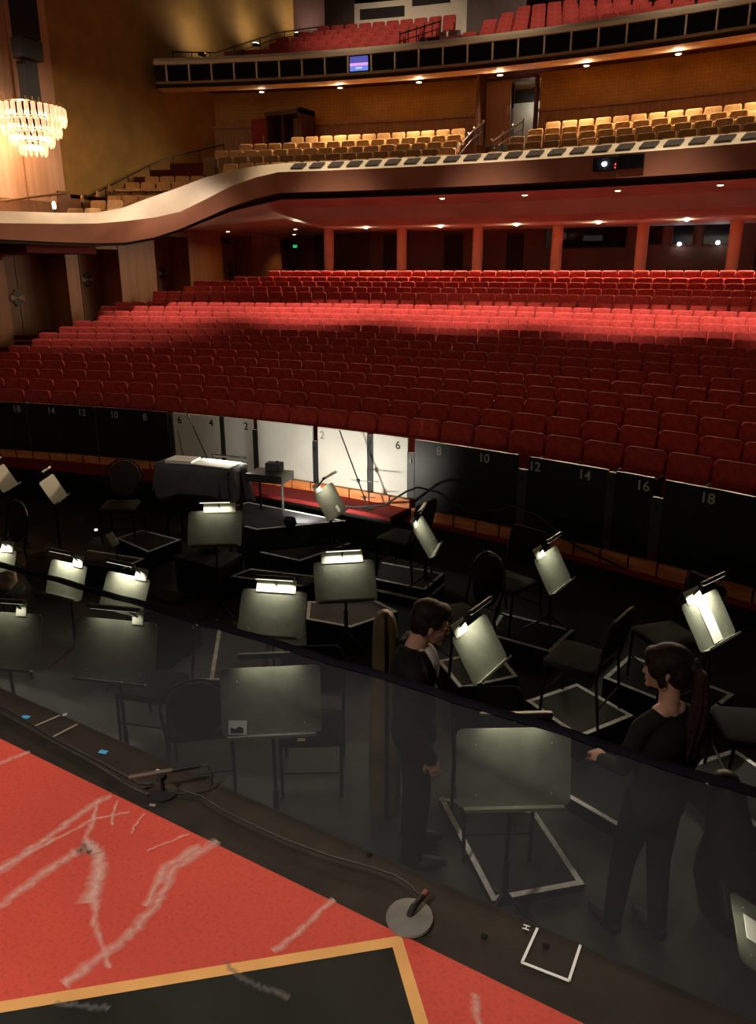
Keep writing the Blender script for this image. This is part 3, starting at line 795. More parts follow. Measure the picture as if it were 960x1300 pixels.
# --- recessed downlights
REAR_A = (-16.8,-12.7,-8.5,-4.4,-.27,3.86,8.0)
def downlight(p, label, group, power, ang, tilt=(0,0), r=.075, col_=(1,.74,.46)):
    o = empty('downlight', p); tag(o, label, 'light', group)
    m = MB(); m.lathe([(r*1.5,0),(r*1.55,-.012),(r*1.1,-.016),(r*1.05,-.004)], (0,0,0), 'cream', 20); m.build('rim', o)
    m = MB(); m.lathe([(r,-.004),(r,-.022),(r*.5,-.030),(.004,-.032)], (0,0,0), 'em_down', 20); m.build('bulb', o)
    l = spot('downlight_lamp', (0,0,-.06), (tilt[0],tilt[1],-3), power, ang, .75, col_, .08); l.parent = o
for j, a in enumerate((-17.8,-13.46,-9.23,-5.07,-.92,3.13,7.3,11.5)):
    downlight(pol(38.0,a,7.70), 'bright downlight in the upper soffit, %s from its left end' % ordi(j+1) if a > -20 and a < 4 else 'downlight in the upper soffit beyond the photo edge', 'downlights over the loge', 210 if j == 0 else 800, 150, tuple(pol(2.5,180+a)-Vector((CX,CY,0))))
for j, (x, y) in enumerate([(-3.44,21.9),(-1.0,22.1),(1.55,22.05),(4.05,21.7)]):
    a = degrees(atan2(x-CX, y-CY)); downlight(pol(33.75,a,3.66), 'downlight near the loge lip, %s from the left' % ordi(j+1) if j < 3 else 'downlight near the loge lip beyond the photo edge', 'downlights near the loge lip', 60, 110, r=.07)
for j, a in enumerate((-17.0,-13.1,-9.05,-5.0,-.85,3.35,7.5)):
    a = REAR_A[j]
    downlight(pol(39.4,a,3.185), 'rear downlight under the loge, %s from the left' % ordi(j+1) if a < 5 else 'rear downlight under the loge beyond the photo edge', 'rear downlights under the loge', 420 if j == 0 else 1150, 150, tuple(pol(2.2,180+a)-Vector((CX,CY,0))), r=.06)
downlight(Vector((-13.6,29.2,3.17)), 'downlight above the lit wood pier left of the exit sign', 'rear downlights under the loge', 55, 110, r=.06)
for j, (x, y, z) in enumerate(((-13.3,17.3,2.42),(-13.3,20.6,2.80),(-13.4,24.4,3.08))):  # added fixtures, put in to brighten the wood piers
    downlight(Vector((x,y,z)), 'small added downlight under the loge arm before the %s side door bay' % ordi(j+2), 'added downlights under the loge arm', 28, 150, r=.06)
# --- exit signs over the last two doors
for (y, z, lit, lb) in ((26.28,2.82,False,'dark unlit sign over the fourth side door'),(30.85,2.72,True,'green lit exit sign over the last side door')):
    o = empty('exit_sign', (XL-.36,y,z)); tag(o, lb, 'sign')
    m = MB(); m.box((0,0,0),(.10,.95,.24),'black',None,.01); m.build('housing', o)
    t = text_mesh('EXIT', .17, 'em_green' if lit else 'medallion', 'lettering', o)
    t.matrix_local = Matrix.Translation((.056,.2,0)) @ Matrix.Rotation(pi/2,4,'Z') @ Matrix.Rotation(pi/2,4,'X')
# --- booth equipment seen through the windows
def booth(x, z, dy, parts_, label, name='booth_monitor'):
    yy = math.sqrt(RB*RB-x*x)+CY+dy; o = empty(name, (x,yy,z)); tag(o, label, 'equipment')
    for n, c, d, mm in parts_:
        m = MB(); m.box(c,d,mm,None,.01); m.build(n, o)
    return o
M['em_booth'] = emis('booth monitor picture', (.42,.40,.36), .12)
booth(-2.45,2.95,.5,[('stand',(0,0,-.30),(.10,.1,.25),'black'),('screen',(0,0,0),(.26,.05,.36),'black'),('picture',(0,-.03,.02),(.20,.008,.26),'em_booth')],'small lit monitor behind the leftmost booth window')
booth(-1.30,2.85,.6,[('casing',(0,0,0),(.95,.3,.36),'black'),('picture',(0,-.155,.02),(.75,.008,.20),'em_booth')],'wide dim console behind the leftmost booth window','booth_console')
for j, (x, z) in enumerate(((2.02,2.58),(3.34,2.61))):
    yy = math.sqrt(RB*RB-x*x)+CY-.10
    o = empty('booth_lamp', (x,yy,z)); tag(o, 'bright blue white lamp at the %s booth window' % ('middle' if j == 0 else 'rightmost'), 'lamp', 'lamps at the booth windows')
    m = MB(); m.lathe([(.02,-.06),(.055,-.04),(.062,0),(.055,.04),(.02,.06)],(0,0,0),'em_white',14); m.build('bulb', o)
    m = MB(); m.tube([(0,.02,-.05),(0,.06,-.12),(0,.10,-.12)],.014,'black'); m.build('bracket', o)
    l = point('booth_lamp_light',(0,-.12,0),2.0,(.75,.85,1),.06); l.parent = o
# --- loge door and its vestibule
o = empty('loge_door_block', pol(39.0,-4.9,5.9)); tag(o, 'dark wood doorway block with a half open door behind the loge', 'doorway')
T0 = Matrix.Rotation(R_(4.9),4,'Z')
m = MB(); m.box((-.88,-.1,.9),(.10,1.5,2.2),'dark_wood'); m.box((.80,.45,.9),(.07,.4,2.2),'dark_wood'); m.box((-.02,.45,1.95),(1.65,.4,.09),'dark_wood'); b_ = m.build('frame', o); b_.matrix_local = T0
m = MB(); m.box((-.40,.05,.85),(.86,.055,2.0),'door_wood',None,.008); b_ = m.build('door_leaf', o); b_.matrix_local = T0
m = MB(); m.tube([(-.05,.0,.8),(-.05,-.05,.8),(-.05,-.05,1.05),(-.05,0,1.05)],.014,'brass'); b_ = m.build('handle', o); b_.matrix_local = T0
M['lobby'] = mat('lobby wall', (.46,.45,.38), .8)
m = MB(); m.box((.40,1.6,.9),(1.3,.06,2.4),'lobby'); b_ = m.build('lobby_wall', o); b_.matrix_local = T0
m = MB(); m.box((.40,1.5,1.62),(1.2,.06,.42),'black'); b_ = m.build('lobby_valance', o); b_.matrix_local = T0
pl = point('lobby_light', (0,0,0), 9, (1,.95,.8), .1); pl.parent = o; pl.location = (.45,1.15,1.2)
o = empty('side_vestibule', (-12.0,25.35,5.36)); tag(o, 'dark wood entrance block with a red door at the left end of the loge', 'doorway')
m = MB(); m.box((1.40,.42,.95),(.16,.95,1.9),'dark_wood'); m.box((.68,.42,1.78),(1.60,.95,.14),'dark_wood'); m.box((-.06,.42,.92),(.10,.9,1.84),'dark_wood'); m.box((.60,.30,.86),(.10,.5,1.7),'dark_wood'); m.build('frame', o)
m = MB(); m.box((.98,.72,.85),(.66,.05,1.7),'dado'); m.build('back_panel', o)
m = MB(); m.box((.28,.80,.85),(.62,.05,1.7),'dark_wood'); m.build('inner_panel', o)
m = MB(); m.box((-.42,-.02,.84),(.64,.06,1.66),'red_door',None,.008); d_ = m.build('door_leaf', o)
m = MB(); m.tube([(-.18,-.05,.80),(-.18,-.10,.80),(-.18,-.10,1.05),(-.18,-.05,1.05)],.016,'brass'); m.build('handle', d_)
m = MB(); m.box((-13.4,33.2,12.4),(1.0,.1,2.6),'red_door',None,.01); o = m.build('balcony_door'); tag(o, 'red door on the side wall of the upper balcony', 'door')
m = MB(); m.tube([(-13.0,33.12,12.2),(-13.0,33.07,12.2),(-13.0,33.07,12.5),(-13.0,33.12,12.5)],.016,'brass'); m.build('handle', o)
# --- aisle handrails
def railing(name, pts, h, label, n_post, mm='chair_frame', cap='brass', r=.022, mid=True):
    o = empty(name, pts[0]); tag(o, label, 'handrail'); P0 = Vector(pts[0])
    L = [Vector(p)-P0 for p in pts]
    m = MB(); m.tube([p+Vector((0,0,h)) for p in L], r, mm); m.build('top_rail', o)
    if mid: m = MB(); m.tube([p+Vector((0,0,h*.72)) for p in L], r*.7, mm); m.build('lower_rail', o)
    for k in range(n_post):
        t = k/(n_post-1)*(len(L)-1); i = min(int(t), len(L)-2); p = L[i].lerp(L[i+1], t-i)
        m = MB(); m.tube([p, p+Vector((0,0,h+.03))], r*.8, mm); pp = m.build('post', o)
        if cap:
            m = MB(); m.lathe([(.01,-.04),(.035,-.02),(.035,.03),(.01,.05)], p+Vector((0,0,h+.05)), cap, 10); m.build('finial', pp)
    return o
railing('handrail', [(-14.1,22.8,8.15),(-13.9,24.9,8.55),(-13.7,28.5,10.0),(-13.5,32.4,11.2)], .72, 'dark handrail climbing the side wall of the upper balcony', 8, cap=None)
railing('handrail', [(-14.3,18.3,3.0),(-14.3,21.97,4.6),(-14.3,27.0,5.95)], .75, 'dark handrail along the brown wall beside the loge', 8, cap=None, mid=False)
railing('handrail', [tuple(pol(33.9,-5.35,4.05)),tuple(pol(36.1,-5.62,4.9)),tuple(pol(38.2,-5.9,5.5))], .85, 'brass tipped handrail left of the loge aisle below the doorway', 6)
railing('handrail', [tuple(pol(35.2,-4.15,4.5)),tuple(pol(38.4,-3.95,5.55))], .8, 'brass tipped handrail right of the loge aisle below the doorway', 4)
railing('handrail', [tuple(pol(37.2,-9.9,8.2)),tuple(pol(39.5,-8.8,9.1))], .75, 'dark handrail posts beside the upper balcony steps', 6)
o = empty('wall_handrail', (-13.6,15.3,3.5)); tag(o, 'brass wall rail under the chandelier beside the light wood panel', 'handrail')
m = MB(); m.tube([(-.4,-.6,-.05),(-.4,0,.02),(-.4,2.2,.40)],.03,'brass'); m.build('rail', o)
for t in (.2,1.7):
    m = MB(); m.tube([(-.4,t,.02+t*.17),(-.6,t,-.04+t*.17)],.014,'brass'); m.build('bracket', o)
for j, (x, y, z) in enumerate(((-13.2,16.3,3.36),(-13.3,17.45,3.62),(-13.6,18.35,3.84),(-13.7,18.95,4.06))):
    o = empty('aisle_light', (x,y,z-.75)); tag(o, 'slim brass aisle light on the loge arm, %s from the chandelier' % ordi(j+1), 'light', 'aisle lights on the loge arm')
    m = MB(); m.tube([(0,0,0),(0,0,.75)],.018,'chair_frame'); m.build('stem', o)
    m = MB(); m.lathe([(.02,.72),(.05,.75),(.05,.88),(.02,.93)],(0,0,0),'em_down' if j == 0 else 'brass',12); m.build('head', o)
# --- small uplights on the side wall of the upper balcony
for j, (y, z) in enumerate(((24.3,9.10),(27.6,10.15),(30.6,11.20))):
    o = empty('wall_uplight', (-14.05,y,z)); tag(o, 'small glowing uplight on the upper side wall, %s from the left' % ordi(j+1), 'light', 'uplights on the upper side wall')
    m = MB(); m.box((0,0,0),(.16,.26,.09),'chair_frame',None,.01); m.build('housing', o)
    m = MB(); m.box((.0,0,.05),(.12,.22,.02),'em_down'); m.build('lamp_lens', o)
    ld = bpy.data.lights.new('uplight_lamp','AREA'); ld.shape = 'DISK'; ld.size = .25; ld.energy = 13; ld.color = (.97,.80,.82)
    l = bpy.data.objects.new('uplight_lamp', ld); col.objects.link(l); l.location = (.45,.1,.35); l.rotation_euler = Vector((-.55,.25,1.0)).to_track_quat('-Z','Y').to_euler(); l.parent = o
# --- black loudspeaker column hanging by the proscenium
o = empty('loudspeaker_column', (-13.5,16.2,5.9)); tag(o, 'tall black loudspeaker column hanging above the chandelier', 'loudspeaker')
m = MB(); m.box((0,0,.6),(.35,.42,1.25),'black',None,.02); m.build('lower_cabinet', o)
m = MB(); m.box((.03,.05,1.52),(.4,.72,.5),'black',None,.02); m.box((0,.1,2.9),(.4,.62,2.2),'black',None,.02); m.build('upper_cabinet', o)
m = MB(); m.box((.0,.45,2.3),(.06,.06,1.0),'black'); m.build('bracket', o)
# --- crystal chandelier
CH = Vector((-13.35,15.95,4.72))
o = empty('chandelier', CH); tag(o, 'lit tiered crystal chandelier by the proscenium', 'chandelier')
M['crystal'] = mat('crystal', (.9,.72,.55), .08, spec=1.0, emit=(1,.55,.32,.55))  # emission added so the prisms glow; the bulbs are the lamps
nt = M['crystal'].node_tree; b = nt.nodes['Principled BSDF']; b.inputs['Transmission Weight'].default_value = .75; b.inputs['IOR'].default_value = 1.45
tiers = [(.92,.82,.40,34),(.76,.52,.36,28),(.55,.26,.34,22),(.33,.02,.32,14)]
prisms = []
for r, z, h, n in tiers:
    m = MB(); m.lathe([(r+.02,z+h-.02),(r+.03,z+h),(r+.02,z+h+.02),(r-.03,z+h+.02),(r-.03,z+h-.02)],(0,0,0),'brass',40); m.build('tier_ring', o)
    for k in range(n):
        t = 2*pi*k/n; w = 2*pi*r/n*.36
        m = MB(); m.lathe([(w*.3,z+random.uniform(-.05,.0)),(w,z+.07),(w,z+h-.03),(w*.5,z+h)],(r*cos(t),r*sin(t),0),'crystal',5); m.build('crystal_prism', o)
for k in range(34):
    t = 2*pi*k/34; m = MB()
    m.tube([(.9*cos(t),.9*sin(t),1.20),(.9*cos(t),.9*sin(t),1.34)],.02,'brass',6); m.build('crown_spike', o)
for r, z, n in ((.74,.98,12),(.55,.68,10),(.34,.42,6),(.15,.2,4)):
    for k in range(n):
        t = 2*pi*(k+.5)/n; m = MB(); m.lathe([(.01,-.05),(.045,-.02),(.045,.03),(.01,.06)],(r*cos(t),r*sin(t),z),'em_bulb',10); m.build('bulb', o)
m = MB(); m.tube([(0,0,1.2),(0,0,1.45)],.03,'brass'); m.build('stem', o)
l = point('chandelier_light', (-.38,.1,.45), 230, (1,.70,.48), .30); l.parent = o

# ================================================================== THE PIT
FZ = -1.85
# --- risers with taped edges
def riser(quad, z, label, top='riser_top', tape=(0,1,2,3), low=(), base=FZ):
    cx_ = sum(p[0] for p in quad)/len(quad); cy_ = sum(p[1] for p in quad)/len(quad)
    o = empty('riser', (cx_,cy_,base)); tag(o, label, 'riser', 'taped risers in the pit')
    L = [(x-cx_, y-cy_) for x,y in quad]; h = z-base
    m = MB(); m.prism(L, 0, h, 'black', top); m.build('deck', o)
    n = len(L)
    area = sum(L[i][0]*L[(i+1)%n][1]-L[(i+1)%n][0]*L[i][1] for i in range(n)); sg = 1 if area > 0 else -1
    for k in tape:
        a = Vector(L[k]); b = Vector(L[(k+1)%n]); d = (b-a).normalized(); nn = Vector((-d.y,d.x))*sg
        m = MB(); w = .034
        m.prism([tuple(a),tuple(b),tuple(b+nn*w-d*w*.0),tuple(a+nn*w)], h+.001+.0006*k, h+.003+.0006*k, 'tape'); m.build('edge_tape', o)
    for k in low:
        a = Vector(L[k]); b = Vector(L[(k+1)%n]); d = (b-a).normalized(); nn = Vector((-d.y,d.x))*-sg
        m = MB(); m.prism([tuple(a+nn*.001),tuple(b+nn*.001),tuple(b+nn*.012),tuple(a+nn*.012)], h-.13, h-.105, 'tape'); m.build('face_tape', o)
    return o
riser([(.02,7.40),(.08,7.62),(1.62,7.54),(.86,6.76),(.66,6.78),(.46,6.98)], -1.30, 'tall grey topped riser in front of the blank white panel', 'riser_grey', (0,1,2,3))
riser([(.93,6.70),(1.51,6.69),(1.73,7.46),(1.70,7.52)], -1.55, 'low black step against the tall grey topped riser', 'riser_top', (0,1))
riser([(2.27,7.26),(3.04,7.28),(3.04,6.76),(2.40,6.76)], -1.62, 'black riser with a second tape line, under the side-on stand by the wall', 'riser_top', (0,1,2), (1,2))
riser([(2.19,5.8),(2.77,6.15),(3.09,6.01),(2.86,5.5),(2.40,5.45)], -1.55, 'black riser under the upright stand above the suited man', 'riser_top', (1,2,3,4,0))
riser([(3.94,6.61),(4.67,6.56),(4.59,6.03),(3.98,6.09)], -1.62, 'long black riser near the orange fascia, right of the suited man')
riser([(4.12,5.08),(4.47,5.49),(4.14,5.86),(3.77,5.42)], -1.62, 'black riser under the stand the suited man faces')
riser([(4.63,5.21),(4.92,5.66),(5.42,5.39),(5.12,4.9)], -1.65, 'black riser lit on top, left of the ponytailed woman')
riser([(5.10,5.80),(5.22,6.31),(6.08,6.03),(5.9,5.55)], -1.62, 'black riser under the stand with the white sheet')
riser([(5.85,4.88),(6.13,5.24),(6.62,4.86),(6.30,4.44)], -1.62, 'black riser right of the ponytailed woman, cut by the photo edge')
riser([(4.41,4.0),(5.03,3.33),(5.46,3.70),(5.02,4.18)], -1.80, 'thin taped platform under the netting below the largest stand')
riser([(5.16,4.36),(5.63,4.19),(5.80,4.62),(5.30,4.78)], -1.75, 'thin taped platform under the netting beside the ponytailed woman', 'riser_top', (0,))
riser([(-1.08,6.40),(-1.03,6.80),(-.32,6.75),(-.36,6.22)], -1.62, 'black riser at the far left under the round backed chair')
riser([(-1.06,5.95),(-.25,6.05),(-.22,5.70),(-1.1,5.5)], -1.62, 'black riser with the yellow tag, left of the black box', 'riser_top', (0,1))
riser([(.97,6.08),(1.04,6.38),(1.95,6.57),(1.84,6.22)], -1.62, 'black riser right of the black box, mostly behind a stand', 'riser_top', (0,1,3))
riser([(1.54,4.35),(1.48,5.02),(.85,5.0),(.90,4.40)], -1.62, 'black riser under the left end of the netting', 'riser_top', (0,))
riser([(1.71,4.99),(2.24,4.24),(2.62,4.42),(2.12,5.25)], -1.62, 'black riser under the netting behind the low black chair', 'riser_top', (0,1))

# --- music stands
def stand(W_, x, y, z, az, tilt, z0, label, tab=(0.0,.30), lamp=True, bar_u=0.0, power=1.0, bar_off=.052, screws=True, H_=None):
    """desk W_ wide whose lower edge's centre is at (x,y,z); az = azimuth it faces; z0 = what it stands on"""
    H_ = H_ or W_*.7
    o = empty('music_stand', (x,y,z0)); tag(o, label, 'music stand', 'lamp lit music stands in the pit')
    a = R_(az); t = R_(tilt); n = Vector((sin(a),cos(a),0)); d = -n; right = Vector((d.y,-d.x,0)); up = Vector((-n.x*sin(t),-n.y*sin(t),cos(t))); fw = right.cross(up)
    if fw.dot(n) < 0: fw = -fw
    B = Vector((0,0,z-z0))
    T = lambda u,v,w: B+right*u+up*v+fw*w
    m = MB(); m.plate(round_rect(W_,H_,.035,4), T, .004, 'desk'); desk = autosmooth(m.build('desk', o), 30)
    m = MB(); m.plate([(-W_*.44,0),(W_*.44,0),(W_*.44,.06),(-W_*.44,.06)], lambda u,v,w: T(u,.004+w,v), .004, 'desk'); m.plate([(-W_*.44,0),(W_*.44,0),(W_*.44,.012),(-W_*.44,.012)], lambda u,v,w: T(u,.004+v,.06+w), .004, 'desk'); m.build('ledge', desk)
    if screws:
        for u in (-.33,.33):
            for v in (.16,.80):
                m = MB(); m.lathe([(.0045,0),(.0045,.003),(.002,.004)],(0,0,0),'screw',8); q = m.build('screw', desk)
                q.matrix_local = Matrix.Translation(T(u*W_,v*H_,.001)) @ fw.to_track_quat('Z','Y').to_matrix().to_4x4()
    m = MB(); m.tube([T(0,H_*.45,-.012), T(0,H_*.2,-.05), Vector((T(0,H_*.2,-.06).x,T(0,H_*.2,-.06).y,B.z-.04)), Vector((T(0,H_*.2,-.06).x,T(0,H_*.2,-.06).y,.18))], .012, 'black_metal'); 
    px_, py_ = T(0,H_*.2,-.06).x, T(0,H_*.2,-.06).y
    m.build('pole', o)
    m = MB(); m.tube([(px_,py_,.16),(px_,py_,.42)], .018, 'black_metal'); m.build('collar', o)
    for k in range(3):
        tt = a+pi*.33+k*2*pi/3; m = MB(); m.tube([(px_,py_,.22),(px_+.10*sin(tt),py_+.10*cos(tt),.12),(px_+.24*sin(tt),py_+.24*cos(tt),.012)], .010, 'black_metal', 6); m.build('leg', o)
    if lamp:
        u0, wt = tab
        if wt > 0:
            m = MB(); m.plate([(u0*W_-wt*W_/2,-.02),(u0*W_+wt*W_/2,-.02),(u0*W_+wt*W_/2,.078),(u0*W_-wt*W_/2,.078)], lambda u,v,w: T(u,H_+v,.006+w), .004, 'tab'); m.build('lamp_bracket', o)
        lb = MB(); c = T(bar_u*W_,H_+.085,bar_off); rot = Matrix((right,up,fw)).transposed()
        lb.box(c, (W_*.62,.030,.042), 'black_metal', rot, .008); lamp_o = lb.build('lamp_bar', o)
        m = MB(); m.bar(T(u0*W_,H_+.03,.0), T((u0+bar_u)/2*W_,H_+.085,bar_off-.01), .012, .012, 'black_metal'); m.build('lamp_arm', lamp_o)
        if power > .1:
          s_ = MB(); s_.box(T(bar_u*W_,H_+.069,bar_off-.004), (W_*.56,.003,.014), 'em_lamp', rot); s_.build('lamp_strip', lamp_o)
        l = bpy.data.lights.new('lamp_light','AREA'); l.shape = 'RECTANGLE'; l.size = W_*.56; l.size_y = .014; l.energy = power; l.color = (1,.96,.76); l.spread = R_(115)
        lo = bpy.data.objects.new('lamp_light', l); col.objects.link(lo); lo.parent = lamp_o
        tgt = T(0,H_*.45,.0); p = T(0,H_+.062,bar_off-.006); q = (tgt-p).normalized()
        zz = -q; xx = right; yy = zz.cross(xx).normalized(); lo.matrix_local = Matrix.Translation(p) @ Matrix((xx,yy,zz)).transposed().to_4x4()
    o['_'] = 0; del o['_']
    return o, T, H_
stA = stand(.58,3.72,3.10,-.99,147,12,FZ,'large music stand under the netting with a white card on its ledge',(0,0),power=0.646)
stB = stand(.58,5.17,3.15,-.98,150,13,-1.80,'largest music stand, under the netting between the man and the woman',(0,0),power=0.646)
stC = stand(.59,2.41,3.12,-1.01,163,18,FZ,'music stand under the left half of the netting with a small tab at its right',(.26,.13),power=0.57)
stD = stand(.56,1.55,2.92,-1.04,160,19,FZ,'music stand under the netting cut by the left photo edge',(.22,.13),power=0.57)
stE = stand(.52,2.91,4.19,-1.05,161,31,FZ,'tilted music stand half hidden by the netting edge, left of the suited man',(.02,.60),power=1.09)
stF = stand(.52,3.13,4.98,-1.03,143,38,-1.55,'upright music stand facing us with a broad bright tab, above the tan cover',(-.02,.68),power=0.875)
stG = stand(.53,1.34,5.45,-1.00,148,34,FZ,'music stand facing us below the draped table, above the black box',(.08,.60),power=0.546)
stH = stand(.47,1.51,4.03,-1.10,178,27,FZ,'bright music stand just above the netting edge, right of two like it',(.28,.26),power=2.85,screws=False,bar_u=-.18)
stI = stand(.44,.74,4.11,-1.14,178,22,FZ,'bright music stand just above the netting edge, crossed by a thin dark pole',(.24,.26),power=2.85,screws=False,bar_u=-.18)
stJ = stand(.43,-.09,4.03,-1.12,170,23,FZ,'bright music stand at the left photo edge above the netting',(.25,.3),power=2.85,screws=False,bar_u=-.18)
stK = stand(.52,1.79,7.07,-1.07,83,30,-1.55,'side-on music stand with a small white slip, before the red ledge',(-.26,.30),bar_off=.085,bar_u=.24,power=1.25)
stL = stand(.50,3.17,6.68,-1.13,76,31,-1.62,'narrow looking side-on music stand by a chair near the wall',(-.24,.34),bar_off=.085,bar_u=.24,power=1.25)
stM = stand(.49,4.57,6.32,-1.11,98,30,-1.62,'side-on music stand over the long black riser, below number 14',(-.22,.34),bar_off=.085,bar_u=.24,power=1.25)
stN = stand(.51,5.93,5.57,-.99,113,33,-1.62,'brightest side-on music stand holding a white sheet, at the right',(-.14,.40),power=3.8,bar_off=.085,bar_u=.26)
stO = stand(.51,4.54,4.59,-1.10,97,33,-1.62,'side-on music stand right in front of the suited man\'s face',(-.22,.34),bar_off=.085,bar_u=.24,power=1.56)
stP = stand(.38,6.44,2.95,-1.12,80,62,FZ,'dim music stand under the netting at the lower right corner',(0,0),power=.25)
stQ = stand(.44,-1.38,5.90,-1.02,60,28,FZ,'dark music stand at the far left with a glinting ledge',(0,0),power=.02)
stR = stand(.44,-2.35,5.95,-1.02,60,28,FZ,'dark music stand at the left photo edge below the black panels',(0,0),power=.02)
def sheet(st_, u, v, w, h, name, label, cat, mm='paper', lift=.006, rot=0.0):
    o_, T, H_ = st_; m = MB(); base = o_.location
    pts = [(-w/2,0),(w/2,0),(w/2,h),(-w/2,h)]
    pts = [(x*cos(rot)-y*sin(rot)+u, x*sin(rot)+y*cos(rot)+v) for x,y in pts]
    m.plate(pts, lambda a,b,c: T(a,b,lift+c), .0015, mm); o = m.build(name); o.location = base
    tag(o, label, cat); return o, (lambda a,b,c: T(a,b,c))
sheet(stN,-.005,.012,.125,.30,'sheet_of_music','tall white sheet on the brightest stand at the right','sheet')
sheet(stK,.07,.03,.07,.075,'paper_slip','small white slip low on the stand before the red ledge','paper',rot=.1)
c_, T_ = sheet(stA,-.20,.012,.105,.085,'photo_card','white card with a dark picture on the large stand\'s ledge','card',rot=-.06)
m = MB(); m.plate([(-.24,.022),(-.165,.020),(-.163,.05),(-.19,.062),(-.21,.048),(-.238,.058)], lambda a,b,c: stA[1](a,b,.0085+c), .001, 'black'); m.build('picture', c_)
sheet(stA,.17,-.022,.045,.016,'yellow_tag','small yellow tag under the ledge of the large stand','tag','yellow',.066)
sheet(stP,.02,.02,.13,.20,'sheet_of_music','white sheet on the dim stand in the lower right corner','sheet')

# --- chairs
def chair(x, y, z0, az, label, pad='chair_pad', shape='square', h=.86, seat_h=.45):
    o = empty('orchestra_chair', (x,y,z0+.006), -R_(az)); tag(o, label, 'chair', 'black orchestra chairs')      # local +Y = facing direction
    m = MB(); pl = round_rect(.44,.42,.06,4)
    cc = cushion(pl, lambda u,v,w: (u, v-.20, seat_h+w), .055, pad, .018); autosmooth(cc.build('seat', o), 40)
    if shape == 'round':
        bp = [(.21*cos(R_(k*15))*(.92+.08*sin(R_(k*15))), .235+.235*sin(R_(k*15))) for k in range(24)]
    else: bp = round_rect(.42,.34,.05)
    zb_ = seat_h+(.0 if shape == 'round' else .09)+.02
    bb = cushion(bp, lambda u,v,w: (u, -.215-v*.20+w, zb_+v*.97), .045, pad, .015); autosmooth(bb.build('backrest', o), 40)
    for sx in (-1,1):
        m = MB(); m.tube([(sx*.20,.20,0),(sx*.205,.18,seat_h-.03)], .012, 'chair_frame', 8); m.build('leg', o)
        m = MB(); m.tube([(sx*.21,-.27,0),(sx*.215,-.22,seat_h-.02),(sx*.22,-.24,seat_h+.12)], .012, 'chair_frame', 8); m.build('leg', o)
    m = MB()
    if shape == 'round': m.tube([(.22,-.235,seat_h+.05)]+[(.235*cos(R_(k*12)), -.235-(.24+.24*sin(R_(k*12)))*.2, seat_h+.26+.235*sin(R_(k*12))) for k in range(16)]+[(-.22,-.235,seat_h+.05)], .011, 'chair_frame', 8)
    else: m.tube([(.22,-.235,seat_h+.05),(.225,-.30,h-.06),(.19,-.315,h),(-.19,-.315,h),(-.225,-.30,h-.06),(-.22,-.235,seat_h+.05)], .011, 'chair_frame', 8)
    m.build('back_frame', o)
    m = MB(); m.tube([(-.205,.18,.18),(.205,.18,.18)], .008, 'chair_frame', 6); m.tube([(-.213,-.25,.18),(.213,-.25,.18)], .008, 'chair_frame', 6); m.build('stretcher', o)
    return o
chair(2.62,7.04,-1.62,275,'black chair on the riser beside the narrow looking stand, back to the wall')
chair(3.93,5.46,-1.62,215,'round backed black chair behind the stand the suited man faces',shape='round')
chair(4.05,6.40,-1.62,200,'black chair with thin bars on the long riser near the orange fascia')
chair(5.00,5.28,-1.65,280,'black chair with lit edges on the riser left of the ponytailed woman')
chair(5.55,5.93,-1.62,225,'black chair behind the ponytailed woman, on the riser of the white sheet stand')
chair(6.22,4.84,-1.62,250,'black chair cut by the right photo edge, on the riser right of the woman')
chair(-1.00,6.45,FZ+.23,150,'brown padded round backed chair at the far left','chair_pad_brown','round')
chair(-1.50,5.05,FZ,190,'olive padded round backed chair near the left photo edge','chair_pad_green','round')
chair(2.80,3.50,FZ,-40,'low round backed black chair under the netting between two stands',shape='round')
chair(3.52,3.82,FZ,150,'black chair mostly hidden behind the large stand with the white card')
chair(4.85,3.80,-1.80,150,'black chair mostly hidden behind the largest stand')
chair(2.15,3.72,FZ,165,'black chair hidden behind the stand with a small tab, under the netting')

# --- conductor's table under a grey drape
o = empty('conductor_table', (-.26,7.14,FZ)); tag(o, 'small black table under the grey drape by the white panels', 'table')
th_ = R_(8)
m = MB(); m.box((0,0,1.105),(1.08,.46,.04),'black',Matrix.Rotation(th_,3,'Z'),.006); m.build('table_top', o)
for sx in (-.46,.46):
    for sy in (-.16,.16):
        p = Matrix.Rotation(th_,3,'Z') @ Vector((sx,sy,0)); m = MB(); m.tube([p,p+Vector((0,0,1.09))],.02,'black_metal'); m.build('leg', o)
def drape_mesh():
    m = MB(); nu, rows = 72, 11; vs_ = []
    for j in range(rows):
        for i in range(nu):
            t = i/(nu-1)*2*pi; c, s_ = cos(t), sin(t); k = .30
            x = .565*math.copysign(abs(c)**k, c); y = .252*math.copysign(abs(s_)**k, s_)
            dz = j/(rows-1); fold = (.018*sin(i*1.05)+.012*sin(i*.37+1.3))*dz*1.6
            drop = (.40+.045*sin(i*.42+.6)+.03*sin(i*.9))*dz
            rr = 1+fold/.3+.03*dz
            vs_.append((x*rr, y*rr, 1.135-drop-(.03*(abs(sin(i*.26)))*4*dz*(1-dz))))
    fs = [[j*nu+i,j*nu+(i+1)%nu,(j+1)*nu+(i+1)%nu,(j+1)*nu+i] for j in range(rows-1) for i in range(nu-1)]
    fs.append(list(range(nu-1))); m.add(vs_, fs, 'drape'); return m
d = drape_mesh().build('table_drape', smooth=True); d.location = (-.26,7.14,FZ); d.rotation_euler = (0,0,th_); sd = d.modifiers.new('thick','SOLIDIFY'); sd.thickness = .006; sd.offset = 1
tag(d, 'dark grey drape hanging in folds over the conductor\'s table', 'drape')
o = empty('open_score', (-.20,7.15,FZ+1.146), th_); tag(o, 'open white score lit brightly on the draped table', 'score')
